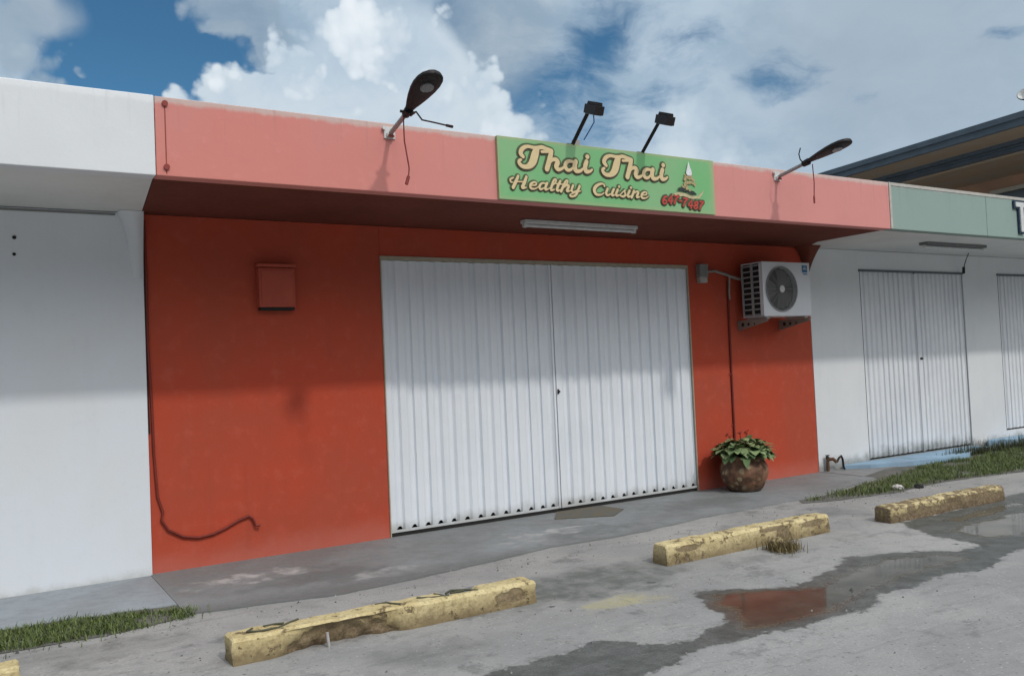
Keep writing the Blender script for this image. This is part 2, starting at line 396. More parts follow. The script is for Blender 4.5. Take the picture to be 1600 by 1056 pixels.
# damp patch and standing water in the lot: one sheet; every vertex knows its distance inside the damp and the flooded outline
def sdist(poly, x, y):
    best = 9; n = len(poly); r = False
    for i in range(n):
        x0, y0 = poly[i]; x1, y1 = poly[(i+1) % n]; dx, dy = x1-x0, y1-y0
        u_ = max(0, min(1, ((x-x0)*dx+(y-y0)*dy)/(dx*dx+dy*dy+1e-9)))
        best = min(best, math.hypot(x-x0-u_*dx, y-y0-u_*dy))
        if (y0 > y) != (y1 > y) and x < (x1-x0)*(y-y0)/(y1-y0)+x0: r = not r
    return best if r else -best
wet = [(.6, -3.75), (.97, -3.60), (1.47, -3.56), (1.70, -3.51), (2.04, -3.84), (2.29, -3.78), (2.59, -3.67), (2.73, -3.30), (2.80, -3.06), (2.95, -3.16), (3.21, -3.36), (3.43, -3.46), (3.92, -3.33),
       (4.30, -3.16), (4.67, -3.27), (4.93, -3.48), (5.18, -3.60), (5.36, -3.52), (5.42, -3.12), (5.54, -2.87), (5.75, -2.62), (6.84, -2.56), (7.84, -2.50), (9.5, -2.4), (9.5, -3.4), (7.4, -3.7), (6.2, -3.80),
       (5.55, -3.80), (5.18, -3.79), (4.68, -3.94), (4.39, -3.87), (4.09, -3.88), (3.65, -3.91), (3.36, -4.03), (3.03, -4.01), (2.76, -4.04), (2.48, -3.96), (2.13, -3.93), (1.92, -3.97), (1.55, -4.10), (.5, -4.5)]
pools = [[(2.86, -3.22), (3.13, -3.38), (3.45, -3.54), (3.95, -3.46), (4.20, -3.38), (4.62, -3.40), (4.90, -3.58), (4.85, -3.70), (4.42, -3.70), (4.05, -3.72), (3.62, -3.78), (3.30, -3.90), (3.02, -3.91), (2.72, -3.91), (2.50, -3.86), (2.66, -3.70)],
         [(5.68, -3.14), (5.95, -3.02), (6.35, -3.06), (7.0, -3.02), (8.5, -2.98), (8.6, -3.2), (7.0, -3.40), (6.3, -3.48), (5.90, -3.52), (5.68, -3.40)],
         [(6.05, -2.82), (6.5, -2.78), (7.3, -2.74), (7.3, -2.84), (6.5, -2.90), (6.1, -2.90)]]
def mat_puddle():
    m, t, p, geo = base_mat('wet_lot_surface', .5, .4)
    col, b, g, crk = lot_colour(t, geo)
    ad = t.new('ShaderNodeAttribute', attribute_name='damp').outputs['Fac']; aw = t.new('ShaderNodeAttribute', attribute_name='flood').outputs['Fac']
    n1 = t.noise(geo, 4, 6, .68); n2 = t.noise(geo, 24, 4, .7)
    nn = t.math('ADD', t.math('MULTIPLY', t.math('SUBTRACT', n1, .5), .34), t.math('MULTIPLY', t.math('SUBTRACT', n2, .5), .10))
    halo = t.ramp(t.math('ADD', ad, nn), -.10, .02, 0, .30); dm = t.ramp(t.math('ADD', ad, nn), -.030, .002); wm = t.ramp(t.math('ADD', aw, t.math('MULTIPLY', nn, .8)), -.07, .03)
    n3 = t.noise(geo, 7, 5, .7)
    dc = t.mix(t.ramp(n3, .35, .65), (.078, .082, .074), (.135, .138, .130)); dc = t.mix(t.ramp(g, .45, .65, 0, .6), dc, (.05, .05, .048))
    col = t.mix(halo, col, (.16, .16, .155)); col = t.mix(dm, col, dc)
    wc = t.mix(t.ramp(n1, .35, .65), (.060, .058, .048), (.105, .100, .082))
    col = t.mix(wm, col, wc)
    rust = t.math('MULTIPLY', stain(t, geo, 2.93, -3.62, .62, .42, .3), t.ramp(n3, .30, .62, .45, 1.0))
    col = t.mix(t.math('MULTIPLY', t.math('MULTIPLY', rust, dm), .6), col, t.mix(t.ramp(n2, .4, .6), (.105, .050, .032), (.065, .042, .026)))
    t.set(p.inputs['Base Color'], col)
    dry = t.math('SUBTRACT', 1.0, dm); rgh = t.math('ADD', .44, t.math('MULTIPLY', dry, .45)); still = t.math('SUBTRACT', 1.0, wm)
    wr = t.ramp(n3, .38, .72, .05, .17)
    rr = t.math('ADD', t.math('MULTIPLY', rgh, still), t.math('MULTIPLY', wr, wm)); t.set(p.inputs['Roughness'], rr)
    h = t.math('MULTIPLY', t.math('SUBTRACT', t.math('ADD', t.math('MULTIPLY', g, .35), t.math('MULTIPLY', b, 2.0)), crk), still)
    bump(t, p, h, .6, .010); return m
def wet_sheet(name, x0, x1, y0, y1, step, m):
    nx, ny = int((x1-x0)/step), int((y1-y0)/step); vs = []; dmp = []; fl = []
    for i in range(nx+1):
        for j in range(ny+1):
            x, y = x0+i*step, y0+j*step; vs.append((x, y, GZ+.001)); dmp.append(sdist(wet, x, y)); fl.append(max(sdist(q, x, y) for q in pools))
    fs = []
    for i in range(nx):
        for j in range(ny):
            q = (i*(ny+1)+j, (i+1)*(ny+1)+j, (i+1)*(ny+1)+j+1, i*(ny+1)+j+1)
            if max(dmp[k] for k in q) > -.42: fs.append(q)
    used = sorted({k for f in fs for k in f}); mp = {k: i for i, k in enumerate(used)}
    mb = MB(); mb.add([vs[k] for k in used], [tuple(mp[k] for k in f) for f in fs]); o = mb.build(name, m)
    for nm, arr in (('damp', dmp), ('flood', fl)):
        at = o.data.attributes.new(nm, 'FLOAT', 'POINT'); at.data.foreach_set('value', [max(-1, arr[k]) for k in used])
    return o
tag(wet_sheet('puddle', .2, 9.8, -4.8, -2.1, .04, mat_puddle()), kind='structure')

# ------------------------------------------------------------------ shop units
ZS, ZT, YF = 2.85, 3.37, -1.42
def corrugated(x0, x1, z0, z1, y, n, slot=False, depth=.028, prof=((0, 0), (.40, 0), (.62, .8), (.80, 1), (.90, .9), (1.0, 0))):
    mb = MB(); p = (x1-x0)/n; pts = []
    for i in range(n):
        jx = random.uniform(-.07, .07); jd = random.uniform(.8, 1.12)
        for u, d in prof[:-1]: pts.append((x0+(i+u+(jx if 0 < u else 0))*p, y+d*depth*jd))
    pts.append((x1, y))
    zb = [z0 + (.026 if (i % 5) in (1, 2, 3, 4) and i < len(pts)-1 and slot and (i % 5) in (2, 3) else 0) for i in range(len(pts))]
    k = len(pts); vs = [(a, b, q) for (a, b), q in zip(pts, zb)] + [(a, b, z1) for a, b in pts]
    vs += [(a, b+.003, q) for (a, b), q in zip(pts, zb)] + [(a, b+.003, z1) for a, b in pts]
    fs = [(i, i+1, k+i+1, k+i) for i in range(k-1)] + [(2*k+i, 3*k+i, 3*k+i+1, 2*k+i+1) for i in range(k-1)] + [(i, 2*k+i, 2*k+i+1, i+1) for i in range(k-1)]
    mb.add(vs, fs); return mb

# --- left white unit
u = empty('shop_unit', (-4, 0, 0), 'plain white masonry shop wall with deep white fascia, left of the red shopfront', 'shop', 'units of the shop row')
mb = MB(); mb.box(-9, .012, -.028, 9.9, -.1, ZS-.004)
mb.build('wall', m_white, u, .004)
mb = MB(); mb.prism([(-9, YF+.12), (-.106, YF+.12), (.008, -.032), (-9, -.032)], ZS-.001, ZS+.03); mb.build('soffit', m_white_soffit, u)
mb = MB(); mb.box(-9, -.103, YF, YF+.12, ZS-.004, ZT+.004); mb.build('fascia', m_whitef, u, .006)
mb = MB(); mb.box(-9, -.103, YF+.122, 9.9, ZS+.032, ZT-.03); mb.build('roof', m_white_soffit, u)
# curved gusset where the canopy meets the party wall
mb = MB(); prof = []
for i in range(9):
    a = i/8; prof.append((-.17+.11*a**.6, ZS-.004-.52*a))
vs = []
for x, zz in prof:
    d = .10*(1-(ZS-zz)/.53)**1.6 + .006
    vs += [(x, -.028, zz), (x+.012, -.028-d, zz), (.012, -.028-d, zz), (.012, -.02, zz)]
fs = []
for i in range(8):
    b = i*4
    for j in range(3): fs.append((b+j, b+j+1, b+5+j, b+4+j))
mb.add(vs, fs, True); mb.build('gusset', m_white, u)
for (x, zz, r) in ((-.871, 2.62, .014), (-.874, 2.495, .012)):
    mb = MB(); mb.tube([(x, -.034, zz), (x, -.0262, zz)], r, 10); mb.build('anchor_hole', m_dark, u)
# dark seam under the soffit
mb = MB(); mb.box(-9, -.18, -.031, -.0285, ZS-.030, ZS-.012); mb.build('seam', m_grey_mid, u)

# --- red unit
u = empty('shop_unit', (3.9, 0, 0), 'brick red shopfront with salmon pink fascia and wide white folding steel doors', 'shop', 'units of the shop row')
DX0, DX1, DZ = 2.05, 5.815, 2.56
mb = MB()
mb.box(.0155, DX0-.012, .0, .26, -.1, ZS-.003); mb.box(DX1+.012, 7.885, .0, .26, -.1, ZS-.003); mb.box(DX0-.012, DX1+.012, .0, .26, DZ+.012, ZS-.003)
mb.box(.0155, 7.885, .262, 9.9, -.1, ZS-.003)
mb.build('wall', m_red, u, .004)
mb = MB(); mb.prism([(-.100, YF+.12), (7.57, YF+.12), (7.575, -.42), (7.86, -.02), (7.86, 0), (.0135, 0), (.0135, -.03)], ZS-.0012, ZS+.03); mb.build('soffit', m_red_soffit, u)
mb = MB(); mb.box(-.0995, 7.573, YF, YF+.12, ZS-.004, ZT); mb.build('fascia', m_pink, u, .006)
mb = MB(); mb.box(-.0995, 7.573, YF+.122, 9.9, ZS+.032, ZT-.03); mb.build('roof', m_white_soffit, u)
mb = MB(); vs = []
for i in range(9):
    a = i/8; zz = ZS-.004-.42*a; d = .22*(1-a)**1.7+.004; x = 7.64+.2*a**.5
    vs += [(x, 0.0, zz), (x, -d, zz), (7.885, -d, zz), (7.885, 0.0, zz)]
fs = []
for i in range(8):
    b = i*4
    for j in range(3): fs.append((b+j, b+j+1, b+5+j, b+4+j))
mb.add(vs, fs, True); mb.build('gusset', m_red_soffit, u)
# hairline joint with two bolts in the fascia
j = MB(); j.box(-.040, -.034, YF-.0025, YF+.001, 2.862, 3.34); jo = j.build('fascia_joint', m_wirered, u)
for zz in (3.325, 2.905):
    b = MB(); b.tube([(-.037, YF-.014, zz), (-.037, YF-.001, zz)], .020, 8); b.build('bolt', m_wirered, u)
# door
dd = MB(); dd.box(DX0-.012, DX0-.001, -.012, .05, .0, DZ+.012); dd.box(DX1+.001, DX1+.012, -.012, .05, .0, DZ+.012)
dd.box(DX0-.001, DX1+.001, -.012, .05, DZ-.022, DZ+.012)
dd.build('door_frame', m_beige, u, .002)
dk = MB(); dk.box(DX0-.001, DX1+.001, .075, .255, .0, DZ-.023); dk.build('door_recess', m_dark, u)
XM = 3.933
for (a, b, n) in ((DX0+.004, XM-.03, 13), (XM+.03, DX1-.004, 13)):
    lf = corrugated(a, b, .058, DZ-.026, .012, n, True).build('door_leaf', m_steel, u)
    rl = MB(); rl.box(a, b, .004, .009, .036, .060); rl.build('bottom_rail', m_steel, lf)
    lf['label'] = 'white corrugated folding steel door leaf with thin vertical ribs'
st = MB(); st.box(XM-.029, XM-.004, .000, .05, .036, DZ-.026); st.box(XM+.002, XM+.029, -.008, .045, .036, DZ-.026)
st.build('meeting_stile', m_steel, u, .003)
g = MB(); g.box(XM+.008, XM+.024, -.018, -.008, 1.20, 1.25); g.tube([(XM+.016, -.019, 1.225), (XM+.016, -.034, 1.225)], .012, 10); g.build('door_lock', m_metal_dark, u)
g = MB(); g.box(DX0, DX1, .012, .074, .0, .048); g.build('door_sill', m_dark, u)

# --- right unit
u = empty('shop_unit', (12, 0, 0), 'white shop unit under a pale green fascia with dingy white folding doors', 'shop', 'units of the shop row')
doors = ((8.905, 11.265, .055), (12.20, 14.5, .20))
mb = MB(); xs = 7.889
for a, b, zz in doors: mb.box(xs, a-.01, -.004, .26, -.1, ZS-.006); xs = b+.01
mb.box(xs, 17, -.004, .26, -.1, ZS-.006)
for a, b, zz in doors: mb.box(a-.01, b+.01, -.004, .26, 2.585, ZS-.006); mb.box(a-.01, b+.01, -.004, .26, -.1, zz-.004)
mb.box(7.889, 17, .262, 9.9, -.1, ZS-.006)
m_white_r = paint('mould_stained_white_paint', (.72, .735, .75), (.67, .69, .71), .85, .2, .08, 1.1, .35, .10, ((.16, .165, .15), .02, .20))
mb.build('wall', m_white_r, u)
mb = MB(); mb.prism([(7.579, YF+.12), (17, YF+.12), (17, -.006), (7.866, -.006), (7.581, -.42)], ZS-.002, ZS+.03); mb.build('soffit', m_white_soffit, u)
for a, b in ((7.5775, 9.485), (9.491, 17)): mb = MB(); mb.box(a, b, YF, YF+.12, ZS-.004, ZT+.004); mb.build('fascia', m_greenf, u, .006)
m_edge = plain('worn_beige_edge', (.46, .44, .40), .8)
for q in ((7.616, 17, YF-.006, YF-.0005, 3.335, 3.37), (7.576, 7.615, YF-.004, YF-.0004, 2.852, 3.37)): mb = MB(); mb.box(*q); mb.build('fascia_trim', m_edge, u)
mb = MB(); mb.box(7.5775, 17, YF+.122, 9.9, ZS+.032, ZT-.03); mb.build('roof', m_white_soffit, u)
m_teal = plain('dark_slate_rail', (.11, .125, .135), .6)
for a, b, zz in doors:
    fr = MB(); fr.box(a-.03, b+.0, -.022, -.005, 2.562, 2.592); fr.box(a-.010, a-.001, -.008, .05, zz, 2.561); fr.build('door_rail', m_teal, u, .003)
    dk = MB(); dk.box(a-.001, b+.001, .085, .255, zz, 2.58); dk.build('door_recess', m_dark, u)
    mid = (a+b)/2+.03
    for (p, q, n) in ((a+.004, mid-.018, 11), (mid+.018, b-.004, 11)):
        lf = corrugated(p, q, zz+.02, 2.575, .012, n, False, .022).build('door_leaf', m_steel_r, u)
    s2 = MB(); s2.box(mid-.016, mid+.016, .0, .05, zz+.01, 2.554); s2.build('meeting_stile', m_steel_r, u, .002)
    g = MB(); g.tube([(mid+.03, .0, 1.36), (mid+.03, -.03, 1.36)], .016, 8); g.build('door_lock', m_metal_dark, u)
# painted thresholds
m_bluep = mat_walk('light_blue_painted_concrete', (.29, .44, .58), (.24, .34, .44))
for a, b, zz in doors:
    s3 = MB(); s3.prism([(a-.62, -.05), (a-.35, -.26), (a+.25, -.46), (a+.95, -.56), (b-.95, -.50), (b-.55, -.34), (b+.02, -.24), (b+.02, -.006), (a-.5, -.006)], -.05, zz-.006 if zz < .1 else .1); s3.build('threshold', m_bluep, u)

# letters on the green fascia: the start of the neighbour's name, a white T with a navy side
LT = empty('fascia_letter', (10.19, YF, 3.11), 'white capital T with dark navy sides on the pale green fascia at the right edge', 'sign letter')
def letT(d, y0, y1):
    mb = MB(); mb.box(10.10-d, 10.36+d, y0, y1, 3.24-d, 3.30+d); mb.box(10.195-d, 10.265+d, y0, y1, 2.925-d, 3.24-d if d == 0 else 3.239-d); return mb
letT(0, YF-.04, YF-.026).build('letter_face', m_offwhite, LT)
letT(.022, YF-.025, YF-.001).build('letter_side', plain('navy_letter_paint', (.02, .045, .08), .5), LT)

# ------------------------------------------------------------------ the sign
SX, SZ, SY = 2.48, 2.852, YF-.030
sg = empty('shop_sign', (SX, YF, SZ), 'green sign board with cream script lettering and red phone number', 'sign')
mb = MB(); mb.box(SX, SX+2.385, SY, YF-.001, SZ, SZ+.516)
m, t, p, geo = base_mat('faded_green_sign_print', .55, .3)
x = t.sep(geo)[0]; z = t.sep(geo)[2]
col = t.mix(t.ramp(t.noise(geo, 2.2, 5, .6), .38, .64), (.175, .435, .185), (.225, .435, .215))
edge = mx_ = t.math('MAXIMUM', t.ramp(x, 4.78, 4.865), t.math('MAXIMUM', t.ramp(x, 2.50, 2.48), t.math('MAXIMUM', t.ramp(z, 3.33, 3.368), t.ramp(z, 2.90, 2.852, 0, .7))))
col = t.mix(t.math('MULTIPLY', edge, .6), col, (.40, .38, .22)); t.set(p.inputs['Base Color'], col)
bump(t, p, t.noise(geo, 3, 3, .6), .15, .02)
m_sign = m
mb.build('sign_board', m_sign, sg, .003)

def catmull(pts, k=8):
    P = [pts[0]] + list(pts) + [pts[-1]]; out = []
    for i in range(1, len(P)-2):
        for j in range(k):
            u = j/k; o = []
            for c in range(3):
                a, b, d, e = P[i-1][c], P[i][c], P[i+1][c], P[i+2][c]
                o.append(.5*((2*b)+(-a+d)*u+(2*a-5*b+4*d-e)*u*u+(-a+3*b-3*d+e)*u**3))
            out.append(tuple(o))
    out.append(tuple(P[-2])); return out
def ink(strokes, name, m, grow, y, wk=1.0, parent=sg, dx=0, dz=0):
    """flat brush strokes (u, v, width) on the board; each stroke a hair in front of the last"""
    mb = MB(); yy = y
    for s_ in strokes:
        pts = catmull(s_, 8) if len(s_) > 2 else list(s_)
        L = []; Rr = []
        n = len(pts)
        for i, (a, b, w) in enumerate(pts):
            p0 = pts[max(i-1, 0)]; p1 = pts[min(i+1, n-1)]; d = Vector((p1[0]-p0[0], p1[1]-p0[1]))
            d = d.normalized() if d.length > 1e-6 else Vector((1, 0))
            h = max(w*wk/2+grow, .001); q = Vector((-d.y, d.x))*h; yi = yy - i*2e-6
            L.append((SX+dx+a+q.x, yi, SZ+dz+b+q.y)); Rr.append((SX+dx+a-q.x, yi, SZ+dz+b-q.y))
        k = len(pts)
        mb.add(L+Rr, [(i, k+i, k+i+1, i+1) for i in range(k-1)])
        for e, yo in ((0, 6e-5), (n-1, 9e-5)):
            a, b, w = pts[e]; h = max(w*wk/2+grow, .001)
            mb.add([(SX+dx+a+h*math.cos(q), yy-yo, SZ+dz+b+h*math.sin(q)) for q in [2*PI*i/16 for i in range(16)]], [tuple(range(16))])
        yy -= .00006
    o = mb.build(name, m, parent); return o
THAI = [[(.236,.36,.030),(.214,.385,.040),(.222,.414,.040),(.249,.438,.034),(.285,.449,.028),(.327,.447,.028),(.368,.445,.030),(.423,.455,.034),(.465,.447,.034),(.519,.437,.030)],
 [(.371,.435,.056),(.353,.389,.070),(.331,.333,.070),(.303,.298,.056),(.264,.279,.038),(.223,.281,.034),(.197,.301,.032),(.195,.322,.028),(.213,.334,.022)],
 [(.421,.418,.022),(.501,.425,.022)],
 [(.519,.432,.040),(.500,.371,.046),(.466,.278,.046)],
 [(.497,.335,.024),(.528,.361,.030),(.562,.362,.040),(.577,.342,.044),(.561,.308,.044),(.578,.284,.036),(.612,.290,.026),(.645,.312,.020)],
 [(.739,.362,.024),(.695,.363,.030),(.664,.344,.036),(.654,.314,.038),(.674,.287,.032),(.710,.292,.024),(.740,.320,.018)],
 [(.765,.366,.042),(.752,.326,.046),(.763,.288,.040),(.805,.288,.028),(.838,.310,.020)],
 [(.879,.374,.042),(.862,.330,.044),(.869,.292,.040),(.906,.292,.028),(.935,.310,.018)],
 [(.889,.417,.040),(.892,.418,.040)]]
# small script alphabet: strokes in an x-height box (x, y, w), slant applied afterwards
G = {
 'H': ([[(-.15,1.35,.20),(-.35,1.1,.24),(-.25,.75,.2),(-.05,.72,.12)],[(.25,1.62,.34),(.18,.8,.42),(.10,.02,.42)],[(.25,.85,.16),(.95,.92,.16)],[(1.0,1.62,.36),(.98,.8,.42),(.92,.12,.4),(1.25,.15,.18)]],1.50),
 'C': ([[(.95,1.35,.26),(.85,1.6,.2),(.5,1.62,.3),(.15,1.2,.42),(.08,.6,.46),(.4,.05,.36),(.85,.05,.2),(1.1,.35,.14)]],1.25),
 'e': ([[(.15,.48,.12),(.55,.62,.2),(.55,.92,.2),(.3,.98,.24),(.08,.6,.32),(.22,.1,.3),(.6,.1,.18),(.85,.4,.12)]],.86),
 'a': ([[(.62,.92,.18),(.25,.95,.22),(.08,.5,.32),(.25,.07,.26),(.6,.35,.14)],[(.70,1.0,.34),(.66,.5,.34),(.72,.1,.3),(1.0,.25,.14)]],1.0),
 'l': ([[(.05,.3,.14),(.45,1.2,.2),(.42,1.62,.24),(.25,1.5,.28),(.2,.7,.34),(.25,.1,.32),(.55,.2,.14)]],.56),
 't': ([[(.32,1.45,.32),(.22,.7,.36),(.27,.1,.34),(.6,.22,.14)],[(-.02,1.02,.16),(.58,1.04,.16)]],.60),
 'h': ([[(.05,.3,.12),(.42,1.25,.2),(.38,1.62,.24),(.22,1.45,.28),(.12,.7,.34),(.06,.02,.36)],[(.2,.6,.16),(.5,.98,.26),(.66,.8,.34),(.60,.15,.34),(.95,.22,.14)]],.95),
 'y': ([[(.1,1.0,.32),(.08,.35,.32),(.3,.05,.26),(.62,.35,.14)],[(.75,1.0,.34),(.7,.3,.34),(.6,-.35,.3),(.25,-.6,.24),(.05,-.4,.2),(.3,-.12,.14),(1.0,.3,.12)]],.98),
 'u': ([[(.1,1.0,.34),(.06,.35,.34),(.28,.05,.26),(.6,.35,.14)],[(.72,1.0,.34),(.66,.45,.34),(.74,.08,.3),(1.0,.25,.14)]],.98),
 'i': ([[(.15,1.0,.34),(.10,.4,.34),(.2,.08,.3),(.48,.25,.14)],[(.2,1.45,.34),(.22,1.46,.34)]],.48),
 's': ([[(0,.2,.12),(.4,1.0,.18),(.42,.75,.2),(.58,.35,.3),(.4,.05,.28),(.12,.12,.2)],[(.5,.1,.12),(.78,.3,.1)]],.74),
 'n': ([[(.12,1.0,.34),(.10,.5,.34),(.06,.02,.34)],[(.15,.6,.14),(.45,.98,.26),(.62,.78,.34),(.58,.15,.34),(.92,.22,.14)]],.94),
}
def word(txt, x0, y0, xh, x1, slant=.22, wk=1.0):
    adv = sum(G[c][1] for c in txt); k = (x1-x0)/(adv*xh); out = []; x = 0
    for c in txt:
        for s_ in G[c][0]: out.append([(x0+(x+px+py*slant)*xh*k, y0+py*xh, w*xh*wk*min(k, 1.15)) for px, py, w in s_])
        x += G[c][1]
    return out

DG = {'6': [[(.75,1.75,.3),(.3,1.5,.34),(.12,.6,.36),(.35,.08,.3),(.75,.2,.3),(.78,.7,.3),(.4,.95,.26),(.2,.7,.2)]],
 '4': [[(.7,1.8,.3),(.1,.6,.24),(.95,.6,.24)],[(.75,1.2,.3),(.68,0,.34)]],
 '7': [[(.1,1.75,.28),(.95,1.75,.28)],[(.95,1.75,.28),(.45,.9,.32),(.3,0,.34)]],
 '-': [[(.1,.85,.26),(.55,.85,.26)]],
 '8': [[(.5,.95,.3),(.2,1.35,.28),(.5,1.75,.28),(.85,1.4,.28),(.5,.95,.3),(.12,.5,.3),(.5,.08,.28),(.85,.5,.3),(.5,.95,.3)]]}
def digits(txt, x0, z0, h, x1):
    out = []; adv = [.72 if c == '-' else 1.12 for c in txt]; k = (x1-x0)/sum(adv); x = 0
    for c, a in zip(txt, adv):
        bow = .016*math.sin(x/sum(adv)*2*PI)
        for s_ in DG[c]: out.append([(x0+(x+px+py*.16)*k, z0+bow-.012*x/sum(adv)+py*h/1.8, w*k*.74) for px, py, w in s_])
        x += a
    return out
NUM = digits('647-7487', 1.71, .062, .072, 2.22)
m_ink_dark = plain('dark_olive_sign_ink', (.075, .12, .05), .6)
m_ink_brown = plain('dark_brown_sign_ink', (.10, .075, .045), .6)
m_ink_cream = plain('cream_sign_ink', (.66, .52, .29), .6, var=.08)
m_ink_red = plain('red_sign_ink', (.50, .06, .045), .6)
THAI2 = [[(a+.856, b, w) for a, b, w in s_] for s_ in THAI]
for nm, st_, go, gb in (('headline_lettering', THAI, .019, .008), ('headline_lettering', THAI2, .019, .008), ('tagline_lettering', word('Healthy', .115, .098, .060, .795), .015, .004), ('tagline_lettering', word('Cuisine', .925, .096, .060, 1.545), .015, .004)):
    o = ink(st_, nm, m_ink_cream, 0, SY-.0105)
    ink(st_, 'lettering_outline', m_ink_dark, go, SY-.0015, parent=o, dz=-.001)
    ink(st_, 'lettering_outline', m_ink_brown, gb, SY-.006, parent=o, dx=.004, dz=-.004)
o = ink(NUM, 'phone_number_lettering', m_ink_red, .0012, SY-.0105)
ink(NUM, 'lettering_outline', m_ink_brown, .010, SY-.006, parent=o)
ink(NUM, 'lettering_outline', m_ink_dark, .017, SY-.0015, parent=o)
# emblem: a white flame-shaped cone over a tan mound of petals on a dark leaf dish
em = MB()
def fan(pts, y, mb): mb.add([(SX+a, y, SZ+b) for a, b in pts], [tuple(range(len(pts)))])
fan([(2.052,.478),(2.068,.43),(2.086,.39),(2.090,.362),(2.075,.345),(2.035,.345),(2.018,.362),(2.022,.39),(2.038,.43)], SY-.016, em)
emo = em.build('emblem', plain('white_emblem_ink', (.72, .74, .76), .6), sg)
em = MB(); yb = SY-.010
for i in range(46):
    a = random.uniform(-1, 1); b = random.uniform(0, 1); w = .105*(1-b*.62)
    X, Z = 2.052+a*w, .205+b*.15; r = random.uniform(.010, .019); an = random.uniform(0, PI)
    fan([(X+r*math.cos(q+an), Z+r*.8*math.sin(q+an)) for q in [2*PI*j/7 for j in range(7)]], yb, em); yb -= .00008
em.build('emblem_petals', plain('tan_emblem_ink', (.50, .40, .20), .6, var=.5, scale=60), emo)
em = MB()
fan([(1.960,.182),(2.000,.205),(2.052,.215),(2.110,.205),(2.150,.178),(2.135,.170),(2.10,.185),(2.05,.193),(2.00,.186)], SY-.0060, em)
fan([(1.90,.210),(1.925,.226),(1.975,.228),(2.005,.216),(1.985,.200),(1.93,.192)], SY-.0145, em)
fan([(1.995,.198),(2.04,.194),(2.10,.190),(2.125,.172),(2.09,.166),(2.04,.176)], SY-.0150, em)
em.build('emblem_dish', plain('blackish_green_emblem_ink', (.025, .035, .03), .6), emo)
em = MB(); fan([(1.86,.165),(1.92,.185),(2.00,.178),(2.08,.165),(2.16,.160),(2.22,.205),(2.235,.225),(2.225,.19),(2.18,.140),(2.08,.130),(1.98,.150),(1.90,.140),(1.83,.145)], SY-.0062, em)
em.build('emblem_scroll', plain('pale_tan_emblem_ink', (.52, .46, .27), .6), emo)

